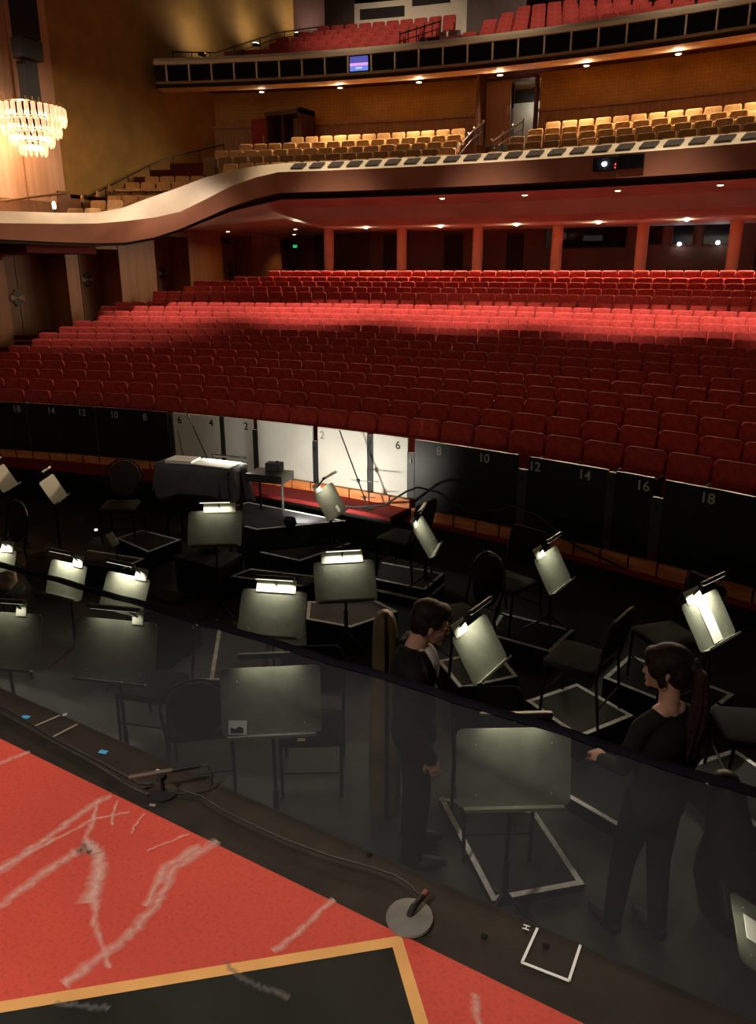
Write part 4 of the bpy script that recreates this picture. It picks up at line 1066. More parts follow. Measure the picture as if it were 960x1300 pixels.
m = MB(); m.box((.16,.0,.012),(.56,.30,.012),'paper',Matrix.Rotation(.02,3,'Y')); m.build('right_page', o)
m = MB(); m.box((-.30,-.03,.026),(.36,.26,.04),'paper',Matrix.Rotation(.10,3,'Z')); m.build('left_pages', o)
o = empty('desk_lamp', (-.02,7.42,FZ+1.14), th_); tag(o, 'slim black lamp bar over the open score', 'lamp')
m = MB(); m.tube([(-.24,.0,.0),(-.24,.0,.06)],.010,'black_metal',8); m.build('arm', o)
m = MB(); m.box((.0,-.02,.06),(.50,.04,.025),'black_metal',None,.006); m.build('lamp_bar', o)
l = bpy.data.lights.new('lamp_light','AREA'); l.shape='RECTANGLE'; l.size=.58; l.size_y=.02; l.energy=3.5; l.color=(1,.95,.8)
lo = bpy.data.objects.new('lamp_light', l); col.objects.link(lo); lo.parent = o; lo.location=(0,-.045,.058); lo.rotation_euler=(R_(-62),0,0)
# shelf and small box at the table's right
o = empty('side_shelf', (.62,7.48,-1.30)); tag(o, 'dark side shelf right of the draped table', 'shelf')
m = MB(); m.box((-.02,-.06,.47),(.50,.34,.10),'post',Matrix.Rotation(th_,3,'Z'),.006); m.build('shelf_top', o)
for sx in (-.18,.16):
    m = MB(); m.tube([(sx,-.06,.0),(sx,-.06,.43)],.016,'black'); m.build('leg', o)
o = empty('control_box', (.60,7.52,FZ+1.07), .2); tag(o, 'small grey control box on the side shelf by the white panels', 'box')
m = MB(); m.box((0,0,.05),(.20,.14,.10),'drape',None,.012); m.build('casing', o)
m = MB(); m.lathe([(.014,0),(.014,.02),(.008,.026)],(.04,0,.10),'black_metal',10); m.build('knob', o)
# --- black box in front of the far stand, with clutter on it
o = empty('black_case', (.70,6.13,FZ), .0); tag(o, 'black box on the pit floor below the far stand facing us', 'case')
m = MB(); pq = [(.34-.70,5.93-6.13),(1.01-.70,5.88-6.13),(1.06-.70,6.02-6.13),(.98-.70,6.37-6.13),(.45-.70,6.33-6.13)]
pq = [pq[0],pq[1],(.27,.20),pq[4]]
m.prism(pq, .01, .36, 'black'); m.build('body', o)
m = MB(); m.prism([(x*1.03,y*1.03) for x,y in pq], .36, .41, 'riser_top'); m.build('lid', o)
m = MB(); m.box((-.03,-.235,.30),(.10,.02,.05),'chair_frame',Matrix.Rotation(-.07,3,'Z'),.006); m.build('latch', o)
o = empty('folded_bag', (.62,6.20,FZ+.41), .4); tag(o, 'small crumpled brown bag on the black box', 'bag')
def lump(c, r, mm, amp=.25, seed=0, n=18):
    rnd = random.Random(seed); m = MB(); ph = [rnd.uniform(0,6) for _ in range(6)]; prof = []
    vs_ = []; nn = n
    for i in range(nn//2+1):
        th = pi*i/(nn//2)
        for k in range(nn):
            t = 2*pi*k/nn; f = 1+amp*(sin(2*t+ph[0])*sin(2*th+ph[1])+.6*sin(5*t+ph[2])*sin(3*th+ph[3]))
            vs_.append((c[0]+r[0]*sin(th)*cos(t)*f, c[1]+r[1]*sin(th)*sin(t)*f, max(c[2]-r[2], c[2]+r[2]*cos(th)*f)))
    fs = [[i*nn+k,i*nn+(k+1)%nn,(i+1)*nn+(k+1)%nn,(i+1)*nn+k] for i in range(nn//2) for k in range(nn)]
    return m.add(vs_, fs, mm)
autosmooth(lump((0,0,.05),(.10,.07,.05),'chair_pad_brown',.25,3).build('body', o),60)
m = MB(); m.tube([(-.05,0,.09),(-.03,0,.14),(.03,0,.14),(.05,0,.09)],.006,'black_metal',6); m.build('strap', o)
m = MB(); m.box((.30,5.72,FZ+.02),(.62,.22,.035),'riser_top',Matrix.Rotation(-.1,3,'Z'),.005); o = m.build('floor_board'); tag(o, 'flat grey board on the pit floor before the black box', 'board')
o = empty('panel_fill_light', (1.16,7.02,-1.298)); tag(o, 'small black fill lamp added on the grey topped riser to light the white panels', 'lamp')  # added fill lamp with an invented body, brightening the white panels
m = MB(); m.box((0,0,.07),(.12,.09,.10),'black_metal',Matrix.Rotation(R_(20),3,'X'),.012); m.build('housing', o)
m = MB(); m.lathe([(.05,0),(.05,.012),(.015,.02)],(0,0,0),'black_metal',14); m.build('foot', o)
M['em_fill'] = emis('panel fill lens', (1,.93,.78), 3)
m = MB(); m.box((0,.048,.088),(.09,.006,.07),'em_fill',Matrix.Rotation(R_(20),3,'X')); m.build('lens', o)
l = spot('panel_fill_lamp', (0,.06,.10), (-.18,1.6,.40), 120, 116, .7, (1,.93,.80), .04); l.parent = o
# --- tall tan padded cover behind the man
o = empty('instrument_case', (4.10,3.80,FZ), R_(30)); tag(o, 'tall tan padded instrument cover standing behind the suited man', 'case')
m = MB(); prof = []
vs_ = []; nn = 20; lv = [(0,.085,.11),(.05,.10,.135),(.35,.105,.145),(.75,.095,.13),(1.05,.085,.115),(1.25,.08,.108),(1.36,.072,.095),(1.42,.05,.068),(1.445,.02,.03)]
for z, rx, ry in lv:
    for k in range(nn):
        t = 2*pi*k/nn; c, s_ = cos(t), sin(t); e = .6
        vs_.append((rx*math.copysign(abs(c)**e,c), ry*math.copysign(abs(s_)**e,s_), z))
fs = [[i*nn+k,i*nn+(k+1)%nn,(i+1)*nn+(k+1)%nn,(i+1)*nn+k] for i in range(len(lv)-1) for k in range(nn)]
fs += [list(range(nn))[::-1], [(len(lv)-1)*nn+k for k in range(nn)]]
m.add(vs_, fs, 'case_tan'); autosmooth(m.build('body', o), 50)
m = MB(); m.tube([(0,-.155,.02)]+[(0,-.012-ry*1.02,z) for z, rx, ry in lv[1:]],.008,'black_metal',6); m.build('zip', o)
m = MB(); m.tube([(.06,-.07,1.30),(.10,-.09,1.2),(.10,-.10,1.05),(.075,-.10,.98)],.011,'black',6); m.build('handle', o)
# --- dark padded case leaning at the right under the netting
o = empty('instrument_case', (6.24,3.84,FZ), R_(-30)); tag(o, 'dark olive instrument case leaning under the netting right of the woman', 'case')
m = MB(); vs_ = []; lv = [(.0,.13,.10),(.03,.19,.12),(.20,.22,.13),(.36,.18,.12),(.48,.13,.11),(.62,.13,.10),(.76,.10,.085),(.84,.06,.06),(.86,.02,.02)]
for z, rx, ry in lv:
    for k in range(nn):
        t = 2*pi*k/nn; vs_.append((rx*cos(t)-z*.22, ry*sin(t)+z*.05, z))
fs = [[i*nn+k,i*nn+(k+1)%nn,(i+1)*nn+(k+1)%nn,(i+1)*nn+k] for i in range(len(lv)-1) for k in range(nn)] + [list(range(nn))[::-1], [(len(lv)-1)*nn+k for k in range(nn)]]
m.add(vs_, fs, 'case_dark'); autosmooth(m.build('body', o), 50)
m = MB(); m.tube([(.10,-.12,.35),(.14,-.16,.45),(.06,-.14,.60)],.012,'black',6); m.build('handle', o)
# --- small things at the left of the pit
o = empty('folded_coat', (-.92,5.20,FZ)); tag(o, 'rumpled brown coat heaped on the floor at the left above the stands', 'coat')
autosmooth(lump((0,0,.22),(.30,.16,.22),'plaster_pale',.16,5,26).build('cloth', o),70)
o.children[0].data.materials[0] = mat('brown coat', (.11,.065,.05), .85, noise=(5,.3))
autosmooth(lump((.12,-.10,.06),(.18,.10,.06),'chair_pad_brown',.2,9,22).build('sleeve', o),70)
o = empty('crumpled_cloth', (.36,3.83,FZ)); tag(o, 'pale crumpled cloth on a low stool at the left end of the netting edge', 'cloth')
autosmooth(lump((0,0,.90),(.13,.10,.07),'plaster_pale',.22,11,24).build('cloth', o),70)
o = empty('stool', (.36,3.83,FZ)); tag(o, 'low black stool under the pale crumpled cloth at the left', 'stool')
m = MB(); m.lathe([(.16,.78),(.17,.80),(.16,.825)],(0,0,0),'chair_pad',20); m.build('seat', o)
for k in range(3):
    t = 2*pi*k/3; m = MB(); m.tube([(.10*cos(t),.10*sin(t),.78),(.20*cos(t),.20*sin(t),0)],.012,'chair_frame',6); m.build('leg', o)
o = empty('card_holder', (-.14,5.51,FZ), .5); tag(o, 'tilted white card on a thin stem at the left of the pit', 'card holder')
m = MB(); m.box((0,0,.66),(.085,.006,.15),'paper',Matrix.Rotation(R_(-25),3,'Y')); m.build('card', o)
m = MB(); m.tube([(.02,.01,.60),(.04,.02,.02)],.007,'black_metal',6); m.lathe([(.07,0),(.07,.015),(.01,.025)],(.04,.02,0),'black_metal',14); m.build('stem', o)
m = MB(); m.box((-.12,5.73,-1.62+.025),(.06,.05,.045),'yellow',Matrix.Rotation(.4,3,'Z'),.006); o = m.build('yellow_tag'); tag(o, 'small yellow block on the corner of the left riser', 'tag')
# mic boom stands before the white panels
def boom(p0, p1, label, cross):
    o = empty('boom_stand', (p0[0],p0[1],-1.31)); tag(o, label, 'boom stand', 'thin boom poles before the white panels'); P0 = Vector((p0[0],p0[1],-1.31))
    a = Vector(p0)-P0; b = Vector(p1)-P0
    m = MB(); m.tube([a,b],.0085,'black_metal',8); m.build('pole', o)
    for t, L in cross:
        c = a.lerp(b,t); m = MB(); m.lathe([(.012,-.025),(.024,-.012),(.024,.012),(.012,.025)],c,'black_metal',10); k = m.build('clamp', o)
        m = MB(); m.tube([c-Vector((L*.35,0,.0)),c,c+Vector((L,0,.02))],.005,'black_metal',6); m.build('cross_arm', k)
    m = MB(); m.lathe([(.09,0),(.09,.012),(.012,.03)],(0,0,.0),'black_metal',16); m.build('base', o)
    return o
boom((-.90,8.20,-1.29),(-1.40,8.17,-.26),'thin leaning boom pole in front of white panel 4',[(.24,.16),(.12,.14)])
boom((1.58,8.16,-1.29),(1.15,8.20,-.34),'thin leaning boom pole in front of the white panel with a faint 2',[(.34,.30),(.12,.16)])
m = MB(); m.tube([(.9,8.12,-1.30),(1.4,8.10,-1.31),(1.85,8.10,-1.22),(2.15,8.13,-1.0),(2.3,8.13,-.93),(2.6,8.10,-.95),(3.0,8.02,-1.12),(3.35,7.96,-1.02),(3.6,7.92,-.93),(3.9,7.86,-.98),(4.35,7.76,-1.22),(4.9,7.62,-1.33)],.013,'cable',8)
o = m.build('power_cable'); tag(o, 'thick black cable looping along the black panels 8 to 14', 'cable')
m = MB(); m.tube([(-1.55,8.16,-.60),(-1.48,8.15,-.95),(-1.36,8.12,-1.10)],.006,'cable',6); m.tube([(-1.36,8.12,-1.10),(-1.30,8.10,-1.31)],.006,'cable',6); o = m.build('thin_cable'); tag(o, 'thin dark cable hanging on white panel 6 behind the draped table', 'cable')
m = MB(); m.plate([(0,0),(.05,.015),(.045,.05),(-.005,.04)], lambda u,v,w: (2.28+u,8.02+v,-1.312+w), .001, 'paper'); o = m.build('paper_scrap'); tag(o, 'small white paper scrap on the ledge end by the narrow looking stand', 'paper')
# added glowing stub standing in for a lit patch of floor at the left
o = empty('floor_patch_glow', (-1.95,6.85,FZ)); tag(o, 'small added glow standing in for a lit patch of pit floor, far left', 'lamp')
m = MB(); m.lathe([(.05,0),(.05,.03),(.03,.06)],(0,0,0),'black_metal',14); m.build('base', o)
m = MB(); m.lathe([(.02,.06),(.024,.075),(.01,.085)],(0,0,0),'em_lamp',12); m.build('bulb', o)

# ================================================================== PEOPLE
def ell(m, c, r, mm, rot=None, n=20):
    vs_ = []; c = Vector(c)
    for i in range(n//2+1):
        th = pi*i/(n//2)
        for k in range(n):
            t = 2*pi*k/n; v = Vector((r[0]*sin(th)*cos(t), r[1]*sin(th)*sin(t), r[2]*cos(th)))
            vs_.append(c+(rot @ v if rot else v))
    fs = [[i*n+k,i*n+(k+1)%n,(i+1)*n+(k+1)%n,(i+1)*n+k] for i in range(n//2) for k in range(n)]
    m.add(vs_, fs, mm)
def cap(m, a, b, ra, rb, mm, n=14):
    a = Vector(a); b = Vector(b); d = (b-a); L = d.length
    if L < 1e-6: return
    d.normalize(); pts = []; rs = []
    for k in range(6): t = pi/2*(1-k/5); pts.append(a-d*ra*sin(t)); rs.append(max(ra*cos(t), .0004))
    for k in range(6): t = pi/2*k/5; pts.append(b+d*rb*sin(t)); rs.append(max(rb*cos(t), .0004))
    m.tube(pts, rs, mm, n)
def fuse(m, name, voxel, smooth_it, mm, parent, fac=.5):
    """join overlapping closed pieces into one continuous skin"""
    o = m.build('tmp'); 
    r = o.modifiers.new('r','REMESH'); r.mode = 'VOXEL'; r.voxel_size = voxel
    if smooth_it: s_ = o.modifiers.new('s','SMOOTH'); s_.factor = fac; s_.iterations = smooth_it
    dg = bpy.context.evaluated_depsgraph_get(); me = bpy.data.meshes.new_from_object(o.evaluated_get(dg))
    old = o.data; bpy.data.objects.remove(o); bpy.data.meshes.remove(old)
    me.name = name; me.materials.clear(); me.materials.append(M[mm]); me.polygons.foreach_set('use_smooth', [True]*len(me.polygons))
    o = bpy.data.objects.new(name, me); col.objects.link(o)
    if parent: o.parent = parent
    return o
def hand(m, w, d, side, curl=.5, pn=(0,0,1)):
    """w wrist, d direction of the fingers, pn back-of-hand normal, side +1/-1 for the thumb"""
    w = Vector(w); d = Vector(d).normalized(); pn = Vector(pn); pn = (pn-d*pn.dot(d)).normalized(); x = d.cross(pn)*side
    rot = Matrix((x, d, pn)).transposed()
    ell(m, w+d*.045, (.040,.052,.016), 'skin', rot)
    for k, (u, L) in enumerate(((-.029,.060),(-.010,.076),(.010,.082),(.029,.074))):
        p = w+d*.085+x*u; c = curl
        q = p+(d*cos(c*.6)-pn*sin(c*.6))*L*.45; r = q+(d*cos(c*1.3)-pn*sin(c*1.3))*L*.32; s_ = r+(d*cos(c*2)-pn*sin(c*2))*L*.25
        cap(m, p-d*.02, q, .0095, .0088, 'skin', 8); cap(m, q, r, .0088, .008, 'skin', 8); cap(m, r, s_, .008, .007, 'skin', 8)
    p = w+d*.025+x*.030; q = p+(d*.75+x*.6-pn*.25)*.040; r = q+(d*.95+x*.15-pn*.3)*.032
    cap(m, w+d*.015+x*.012, p, .015, .013, 'skin', 8); cap(m, p, q, .0125, .0105, 'skin', 8); cap(m, q, r, .0105, .008, 'skin', 8)
def head(m, T, fem=False):
    """T maps head space (face to +Y) into the body's space"""
    R3 = T.to_3x3(); q = lambda *p: T @ Vector(p); k = .94 if fem else 1.0
    E_ = lambda c, r: ell(m, q(*[x*k for x in c]), [x*k for x in r], 'skin', R3)
    E_((0,-.012,.030),(.075,.097,.092)); E_((0,.032,-.028),(.061,.066,.088)); E_((0,.045,-.080),(.046,.046,.038)); E_((0,.087,-.106),(.019,.018,.016))
    E_((0,.083,.020),(.048,.018,.013)); E_((-.034,.070,-.030),(.022,.022,.022)); E_((.034,.070,-.030),(.022,.022,.022))
    cap(m, q(0,.092*k,.005*k), q(0,(.110 if fem else .117)*k,-.036*k), .009*k, (.0115 if fem else .0145)*k, 'skin'); E_((-.011,.104,-.040),(.008,.010,.007)); E_((.011,.104,-.040),(.008,.010,.007))
    E_((0,.096,-.066),(.022,.011,.0065)); E_((0,.093,-.077),(.020,.011,.007))
    for sx in (-1,1): E_((sx*.075,-.006,-.012),(.009,.022,.031)); E_((sx*.074,.0,-.034),(.008,.010,.012))
def eyes(T, parent, fem):
    k = .94 if fem else 1.0
    for sx in (-1,1):
        m = MB(); ell(m, T @ Vector((sx*.031*k,.081*k,.0)), (.0125,.0115,.0095), 'paper', T.to_3x3(), 12); ell(m, T @ Vector((sx*.031*k,.0895*k,-.001)), (.0055,.0045,.0055), 'black', T.to_3x3(), 10)
        m.build('eye', parent, smooth=True)
# ---- the man in the dark suit
def man():
    o = empty('person', (4.46,3.50,FZ), R_(-62)); tag(o, 'man in a black suit, white shirt and glasses looking down at the stands', 'person')
    hip, kn, an = .90, .49, .085
    m = MB(); Th = Matrix.Translation((.0,.070,1.580)) @ Matrix.Rotation(R_(-17),4,'X') @ Matrix.Rotation(R_(4),4,'Z')
    head(m, Th)
    cap(m, (0,-.035,1.37), Th @ Vector((0,-.02,-.05)), .062, .055, 'skin')
    ell(m, (0,-.02,1.26), (.165,.105,.19), 'skin'); ell(m, (0,-.01,1.03), (.145,.105,.16), 'skin'); ell(m, (0,-.01,.93), (.155,.11,.11), 'skin')
    W_ = {}
    for sx in (-1,1):
        cap(m, (sx*.13,-.03,1.37), (sx*.19,-.02,1.35), .065, .06, 'skin')
        el = (sx*.245,-.06,1.08); wr = (sx*.235,.07,.86)
        cap(m, (sx*.19,-.02,1.35), el, .055, .042, 'skin'); cap(m, el, wr, .042, .028, 'skin'); hand(m, wr, (0,.35,-.95), 1 if sx > 0 else -1, .55, (sx,0.1,.1)); W_[sx] = (el, wr)
        cap(m, (sx*.085,-.005,hip), (sx*.10,.01,kn), .085, .055, 'skin'); cap(m, (sx*.10,.01,kn), (sx*.105,-.02,an), .055, .038, 'skin'); ell(m, (sx*.11,.05,.035), (.042,.125,.035), 'skin')
    fuse(m, 'body', .0065, 4, 'skin', o)
    # suit
    m = MB(); ell(m, (0,-.022,1.265), (.195,.132,.185), 'suit'); ell(m, (0,-.012,1.07), (.178,.132,.20), 'suit'); ell(m, (0,-.012,.90), (.188,.138,.15), 'suit')
    for sx in (-1,1):
        el, wr = W_[sx]; cap(m, (sx*.10,-.035,1.385), (sx*.20,-.02,1.35), .07, .074, 'suit'); cap(m, (sx*.20,-.02,1.35), el, .072, .056, 'suit'); cap(m, el, wr, .056, .043, 'suit')
        cap(m, (sx*.035,-.085,1.435), (sx*.10,-.045,1.40), .022, .05, 'suit')
    j = fuse(m, 'suit_jacket', .010, 5, 'suit', o)
    m = MB()
    for sx in (-1,1): m.plate([(0,0),(.075,.06),(.085,.20),(.045,.215),(.02,.12)], (lambda s_: lambda u,v,w: (s_*(.012+u), .128-.0*v-v*.35*(.25+v)-w*.5, 1.14+v))(sx), .006, 'suit')
    m.build('lapel', j)
    m = MB()
    for sx in (-1,1):
        cap(m, (sx*.085,-.005,hip), (sx*.10,.01,kn), .102, .078, 'suit'); cap(m, (sx*.10,.01,kn), (sx*.105,-.015,an+.01), .078, .066, 'suit')
    ell(m, (0,-.01,.93), (.17,.12,.10), 'suit'); fuse(m, 'trousers', .010, 4, 'suit', o)
    m = MB(); ell(m, (0,.055,1.30), (.075,.075,.15), 'shirt'); fuse(m, 'shirt_front', .008, 3, 'shirt', o)
    m = MB(); pts = [(.066*cos(R_(k*20))*1.04, -.022+.066*sin(R_(k*20))*1.08, 1.418+.012*sin(R_(k*20))) for k in range(18)]
    vs_ = [(x*s_, (y+.022)*s_-.022, z+h) for h, s_ in ((-.022,1.02),(.014,.95)) for x,y,z in pts]
    vs_ += [(x*s_*1.06, (y+.022)*s_*1.06-.022, z+h) for h, s_ in ((-.022,1.03),(.014,.96)) for x,y,z in pts]
    n = 18; fs = []
    for k in range(n):
        l_ = (k+1)%n; fs += [[k,l_,n+l_,n+k],[2*n+k,3*n+k,3*n+l_,2*n+l_],[n+k,n+l_,3*n+l_,3*n+k],[k,2*n+k,2*n+l_,l_]]
    m.add(vs_, fs, 'shirt'); m.build('collar', o, smooth=True)
    m = MB(); m.plate([(-.014,0),(.014,0),(.022,.16),(.012,.20),(-.012,.20),(-.022,.16)], lambda u,v,w: (u, .138-v*.28+w, 1.20+v), .006, 'hair_dark'); m.build('necktie', o)
    for sx in (-1,1):
        m = MB(); ell(m, (sx*.11,.055,.038), (.05,.14,.042), 'black'); ell(m, (sx*.108,-.03,.05), (.045,.06,.05), 'black'); fuse(m, 'shoe', .01, 2, 'black', o)
    # hair
    m = MB(); R3 = Th.to_3x3(); E_ = lambda c, r: ell(m, Th @ Vector(c), r, 'hair_dark', R3)
    E_((0,-.022,.060),(.084,.102,.076)); E_((0,-.062,.005),(.079,.062,.092)); E_((0,.045,.088),(.068,.055,.038)); E_((.03,.082,.070),(.045,.022,.025))
    for sx in (-1,1): E_((sx*.070,.012,.030),(.016,.040,.045)); E_((sx*.072,-.035,-.01),(.014,.03,.055))
    fuse(m, 'hair', .006, 3, 'hair_dark', o); eyes(Th, o, False)
    g = MB(); q = lambda *p: Th @ Vector(p)
    for sx in (-1,1):
        g.tube([q(sx*.033+.023*cos(R_(a)),.106-.004*abs(cos(R_(a))),.0+.017*sin(R_(a))) for a in range(0,360,24)], .0018, 'black_metal', 6, closed=True)
        g.tube([q(sx*.056,.102,.004),(q(sx*.078,.06,.006)),q(sx*.080,-.008,.006),q(sx*.078,-.03,-.012)], .0018, 'black_metal', 6)
    g.tube([q(-.010,.108,.003),q(0,.111,.006),q(.010,.108,.003)], .0018, 'black_metal', 6); g.build('glasses', o)
    return o
man()
# ---- the woman with the ponytail
def woman():
    o = empty('person', (5.78,3.52,FZ), R_(52)); tag(o, 'woman in black with a long ponytail, seen from behind, looking left', 'person')
    hip, kn, an = .91, .50, .09
    m = MB(); Th = Matrix.Translation((.0,.012,1.625)) @ Matrix.Rotation(R_(38),4,'Z') @ Matrix.Rotation(R_(-4),4,'X')
    head(m, Th, True)
    cap(m, (0,-.03,1.40), Th @ Vector((0,-.02,-.05)), .050, .048, 'skin'); cap(m, (-.05,-.03,1.415), (.05,-.03,1.415), .045, .045, 'skin')
    ell(m, (0,-.02,1.27), (.132,.09,.17), 'skin'); ell(m, (0,-.01,1.07), (.12,.085,.16), 'skin'); ell(m, (0,-.02,.94), (.15,.11,.12), 'skin')
    A_ = {-1:((-.205,.02,1.12),(-.12,.25,.99)), 1:((.195,-.05,1.13),(.205,.03,.90))}
    for sx in (-1,1):
        el, wr = A_[sx]
        cap(m, (sx*.08,-.03,1.39), (sx*.148,-.02,1.355), .042, .040, 'skin'); cap(m, (sx*.148,-.02,1.355), el, .040, .034, 'skin'); cap(m, el, wr, .036, .024, 'skin')
        if sx < 0: hand(m, wr, (.25,.95,-.1), -1, .75, (-.3,0,1))
        else: hand(m, wr, (0,.25,-.95), 1, .5, (1,0,.1))
        ft = .10 if sx < 0 else -.03
        cap(m, (sx*.08,-.01,hip), (sx*.09,.01+ft*.5,kn), .082, .052, 'skin'); cap(m, (sx*.09,.01+ft*.5,kn), (sx*.095,-.02+ft,an), .052, .035, 'skin'); ell(m, (sx*.10,.05+ft,.03), (.036,.11,.03), 'skin')
    fuse(m, 'body', .0065, 4, 'skin', o)
    m = MB(); ell(m, (0,-.022,1.27), (.150,.108,.155), 'top_black'); ell(m, (0,-.012,1.09), (.132,.100,.20), 'top_black'); ell(m, (0,-.018,.90), (.170,.130,.16), 'top_black')
    cap(m, (-.07,-.03,1.395), (.07,-.03,1.395), .050, .050, 'top_black')
    for sx in (-1,1):
        el, wr = A_[sx]; cap(m, (sx*.07,-.03,1.395), (sx*.148,-.02,1.355), .050, .050, 'top_black'); cap(m, (sx*.148,-.02,1.355), el, .050, .043, 'top_black'); cap(m, el, wr, .043, .034, 'top_black')
    fuse(m, 'long_top', .010, 5, 'top_black', o)
    m = MB()
    for sx in (-1,1):
        ft = .10 if sx < 0 else -.03
        cap(m, (sx*.08,-.01,hip), (sx*.09,.01+ft*.5,kn), .092, .064, 'denim'); cap(m, (sx*.09,.01+ft*.5,kn), (sx*.095,-.02+ft,an), .064, .050, 'denim')
    fuse(m, 'trousers', .010, 4, 'denim', o)
    for sx in (-1,1):
        ft = .10 if sx < 0 else -.03
        m = MB(); ell(m, (sx*.10,.05+ft,.034), (.043,.125,.038), 'black'); ell(m, (sx*.098,-.03+ft,.055), (.042,.055,.055), 'black'); fuse(m, 'shoe', .01, 2, 'black', o)
    m = MB(); R3 = Th.to_3x3(); E_ = lambda c, r: ell(m, Th @ Vector(c), r, 'hair_red', R3)
    E_((0,-.018,.050),(.084,.106,.082)); E_((0,-.060,-.005),(.080,.066,.092)); E_((0,.066,.060),(.064,.040,.042)); E_((0,.082,.028),(.055,.018,.030))
    for sx in (-1,1): E_((sx*.068,.030,.020),(.020,.050,.055)); E_((sx*.074,.012,-.03),(.012,.022,.050))
    h = fuse(m, 'hair', .006, 3, 'hair_red', o)
    m = MB(); q = lambda *p: Th @ Vector(p); rnd = random.Random(3)
    b0 = q(0,-.118,.035)
    ell(m, b0, (.035,.035,.032), 'hair_red')
    for k in range(16):
        t = k/16*2*pi; kk = (.5 if k % 2 else 1.0); ox, oy = .030*cos(t)*kk, .024*sin(t)*kk; L = rnd.uniform(.38,.52)
        p1 = b0+Vector((ox*.6,-.050+oy,-.02)); p2 = b0+Vector((ox*1.2+.01,-.065+oy*1.2,-.17)); p3 = b0+Vector((ox*1.6+.02,-.05+oy*1.4,-.30)); p4 = b0+Vector((ox*1.5+.025+rnd.uniform(-.02,.02),-.04+oy,-L))
        cap(m, b0, p1, .014, .013, 'hair_red', 8); cap(m, p1, p2, .013, .012, 'hair_red', 8); cap(m, p2, p3, .012, .010, 'hair_red', 8); cap(m, p3, p4, .010, .004, 'hair_red', 8)
    M['hair_tip'] = mat('auburn ponytail', (.040,.011,.008), .65, noise=(50,.6), bump=.5)
    pt = fuse(m, 'ponytail', .0045, 1, 'hair_tip', o)
    m = MB(); m.tube([b0+R3 @ Vector((.030*cos(R_(a)),-.012,.030*sin(R_(a)))) for a in range(0,360,30)], .008, 'black', 8, closed=True); m.build('hair_tie', pt)
    eyes(Th, o, True)
    for sx in (-1,1):
        m = MB(); c = q(sx*.073,.0,-.050); m.tube([c+R3 @ Vector((0,.011*cos(R_(a)),-.011+.011*sin(R_(a)))) for a in range(0,360,30)], .003, 'gold', 6, closed=True); m.build('earring', o)
    return o
woman()

# ================================================================== THE STAGE EDGE
# --- safety net stretched from the stage edge out over the pit
def netm():
    m_ = bpy.data.materials.new('fine dark netting'); m_.use_nodes = True; nt = m_.node_tree; b = nt.nodes['Principled BSDF']; out = nt.nodes['Material Output']
    b.inputs['Base Color'].default_value = (.048,.050,.056,1); b.inputs['Roughness'].default_value = .8; b.inputs['Specular IOR Level'].default_value = .0
    tr = nt.nodes.new('ShaderNodeBsdfTransparent'); mx = nt.nodes.new('ShaderNodeMixShader')
    tc = nt.nodes.new('ShaderNodeTexCoord'); n = nt.nodes.new('ShaderNodeTexNoise'); n.inputs['Scale'].default_value = 3; n.inputs['Detail'].default_value = 4
    nt.links.new(tc.outputs['Object'], n.inputs['Vector'])
    r = nt.nodes.new('ShaderNodeMapRange'); r.inputs[3].default_value = .40; r.inputs[4].default_value = .50; nt.links.new(n.outputs['Fac'], r.inputs[0])
    nt.links.new(r.outputs[0], mx.inputs[0]); nt.links.new(tr.outputs[0], mx.inputs[1]); nt.links.new(b.outputs[0], mx.inputs[2]); nt.links.new(mx.outputs[0], out.inputs['Surface'])
    return m_
M['net'] = netm()
M['hem'] = mat('navy net hem', (.009,.0085,.013), .9, noise=(8,.2), spec=0.0)
nt = M['hem'].node_tree; nt.nodes['Principled BSDF'].inputs['Alpha'].default_value = .86
def net_y(x): return 2.565-.010*(x-2.25)-.0085*max(0,x-2.25)**2
o = empty('safety_net', (5.0,2.0,0)); tag(o, 'dark see-through safety net stretched from the stage edge over the pit', 'net')
m = MB(); nx, ny = 90, 14; vs_ = []; O = Vector((5.0,2.0,0))
for i in range(nx+1):
    x = -1.0+10.0*i/nx
    for j in range(ny+1):
        t = j/ny; y0 = stage_y(x)-.01; y1 = net_y(x)
        z = .004-.035*sin(pi*t)+.003*t*sin(x*9+2*t)+.002*sin(x*23)*t
        vs_.append(Vector((x, y0+(y1-y0)*t, z))-O)
fs = [[i*(ny+1)+j,(i+1)*(ny+1)+j,(i+1)*(ny+1)+j+1,i*(ny+1)+j+1] for i in range(nx) for j in range(ny)]
m.add(vs_, fs, 'net'); m.build('netting', o, smooth=True)
m = MB(); vs_ = []
for i in range(nx+1):
    x = -1.0+10.0*i/nx; y1 = net_y(x); z = .003*sin(x*9+2)+.002*sin(x*23)+.008
    for dy, dz in ((-.052,-.002),(-.052,.002),(-.026,.0025),(.0,.002),(.001,-.002),(-.026,-.0025)): vs_.append(Vector((x,y1+dy,z+dz))-O)
fs = [[i*6+k,(i+1)*6+k,(i+1)*6+(k+1)%6,i*6+(k+1)%6] for i in range(nx) for k in range(6)] + [[0,1,2,3,4,5],[nx*6+k for k in range(6)][::-1]]
m.add(vs_, fs, 'hem'); m.build('hem', o, smooth=True)
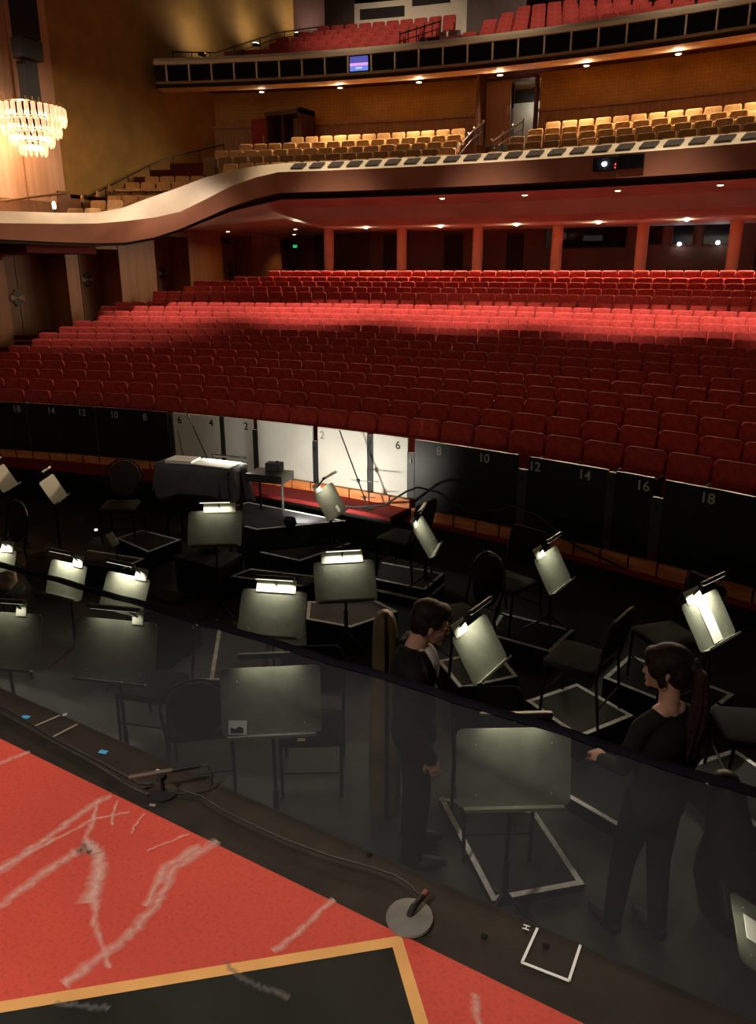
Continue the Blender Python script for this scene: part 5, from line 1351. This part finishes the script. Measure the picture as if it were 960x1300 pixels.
# --- floor microphone on a tiny stand
o = empty('microphone', (4.50,1.485,0)); tag(o, 'grey shotgun microphone on a low stand at the stage edge', 'microphone')
a_ = Vector((-.080,-.055,.070)); b_ = Vector((.075,.095,.070))
m = MB(); m.tube([a_,a_.lerp(b_,.62)],.0075,'mic_grey',12); m.tube([a_-(b_-a_).normalized()*.004,a_],[.004,.0075],'mic_grey',12); m.build('barrel', o, smooth=False)
m = MB(); m.tube([a_.lerp(b_,.60),b_],.0085,'black_metal',12); m.build('grip', o)
m = MB(); m.tube([(0,0,.004),(0,0,.055)],.007,'black_metal',10); m.box((0,.0,.060),(.022,.03,.018),'black_metal',None,.004); m.build('stem', o)
m = MB(); m.lathe([(.045,0),(.045,.006),(.012,.012)],(0,0,0),'black_metal',20); m.build('base', o)
m = MB(); m.tube([b_,b_+Vector((.022,.010,.002)),b_+Vector((.042,.006,-.020)),b_+Vector((.050,-.006,-.048)),b_+Vector((.046,-.020,-.066)),b_+Vector((.02,-.045,-.066)),(.03,.01,.004)],.0035,'cable',8); m.build('lead', o)
# --- cables along the apron
cab = [(3.2,1.575,.006),(3.64,1.54,.006),(3.92,1.51,.006),(4.2,1.482,.006),(4.39,1.452,.006),(4.47,1.452,.006)]
m = MB(); m.tube(cab,.005,'cable',8); o = m.build('microphone_cable'); tag(o, 'thick black cable along the apron left of the shotgun microphone', 'cable')
m = MB(); m.tube([(p[0]+.01,p[1]+.020+.008*sin(i*2),.006) for i, p in enumerate(cab[:5])]+[(4.44,1.50,.006)],.0042,'cable',8); o = m.build('microphone_cable'); tag(o, 'second black cable running beside the thick one', 'cable')
m = MB(); m.tube([(4.53,1.52,.005),(4.62,1.528,.005),(4.72,1.508,.005),(4.85,1.498,.005),(4.97,1.493,.005),(5.12,1.500,.005),(5.24,1.517,.005),(5.31,1.522,.005),(5.36,1.512,.005),(5.395,1.492,.006),(5.415,1.480,.012)],.0026,'cable',8)
o = m.build('microphone_cable'); tag(o, 'thin black cable running to the round based microphone', 'cable')
o = empty('gooseneck_microphone', (5.412,1.412,0)); tag(o, 'round grey weighted base with a short black microphone', 'microphone')
m = MB(); m.lathe([(.060,0),(.062,.004),(.060,.010),(.030,.014),(.010,.015)],(0,0,0),'base_grey',36); autosmooth(m.build('base', o), 40)
m = MB(); m.tube([(.0,.0,.012),(.002,.004,.022),(.004,.02,.028)],.0095,'black_metal',12); m.build('swivel', o)
m = MB(); m.tube([(.004,.015,.028),(.012,.065,.030)],[.0085,.007],'black_metal',12); m.build('capsule', o)
M['ring_red'] = mat('reddish ring', (.20,.07,.05), .5)
m = MB(); m.tube([(.0105,.058,.030),(.013,.075,.030)],.0078,'ring_red',12); m.build('colour_ring', o)
# --- spike marks and tapes on the apron
def strip(p, q, w, mm, name, label, cat='tape', group=None, z=.0015, parent=None):
    p = Vector((*p,0)); q = Vector((*q,0)); d = (q-p).normalized(); n = Vector((-d.y,d.x,0))*w/2
    m = MB(); m.prism([tuple((p+n)[:2]),tuple((q+n)[:2]),tuple((q-n)[:2]),tuple((p-n)[:2])], 0.0002, z, mm); o = m.build(name, parent)
    if label: tag(o, label, cat, group)
    return o
o = empty('spike_mark', (5.765,1.48,0)); tag(o, 'three-sided white spike mark with a small H on the apron', 'spike mark')
def loc_strip(p, q, w):
    s_ = strip((p[0]-5.765,p[1]-1.48),(q[0]-5.765,q[1]-1.48),w,'spike_white','tape_line',None,parent=o)
loc_strip((5.712,1.540),(5.708,1.424),.0065); loc_strip((5.706,1.424),(5.822,1.428),.0065); loc_strip((5.821,1.428),(5.821,1.541),.0065)
t = text_mesh('H', .024, 'spike_white', 'letter', o, .0006); t.location = (-.078,.048,.0012); t.rotation_euler = (0,0,R_(95))
strip((3.72,1.568),(3.75,1.576),.018,'blue_tape','blue_tape','small blue tape left of two grey strips')
strip((4.145,1.55),(4.175,1.556),.018,'blue_tape','blue_tape','small blue tape right of two grey strips')
strip((3.815,1.545),(3.84,1.640),.010,'grey_tape','grey_tape','left of two grey tape strips on the apron')
strip((3.93,1.525),(3.945,1.630),.010,'grey_tape','grey_tape','right of two grey tape strips on the apron')
strip((4.395,1.563),(4.408,1.566),.010,'paper','white_tape','tiny white tape dot above the shotgun microphone')
strip((3.845,1.648),(3.858,1.655),.016,'paper','white_tape','pale tape dot at the end of the left grey strip')
strip((4.50,1.425),(4.52,1.43),.010,'grey_tape','brown_tape','small brown tape dot below the shotgun microphone')
for j, (x, y) in enumerate(((5.60,1.455),(5.745,1.500),(5.21,1.565))):
    m = MB(); m.lathe([(.009,0),(.009,.0015),(.005,.002)],(x,y,0),'chair_frame',14); o = m.build('floor_screw'); tag(o, ('dull screw cap in the apron left of the spike mark','dull screw cap inside the spike mark','dull screw cap by the stage edge above the round base')[j], 'screw cap')
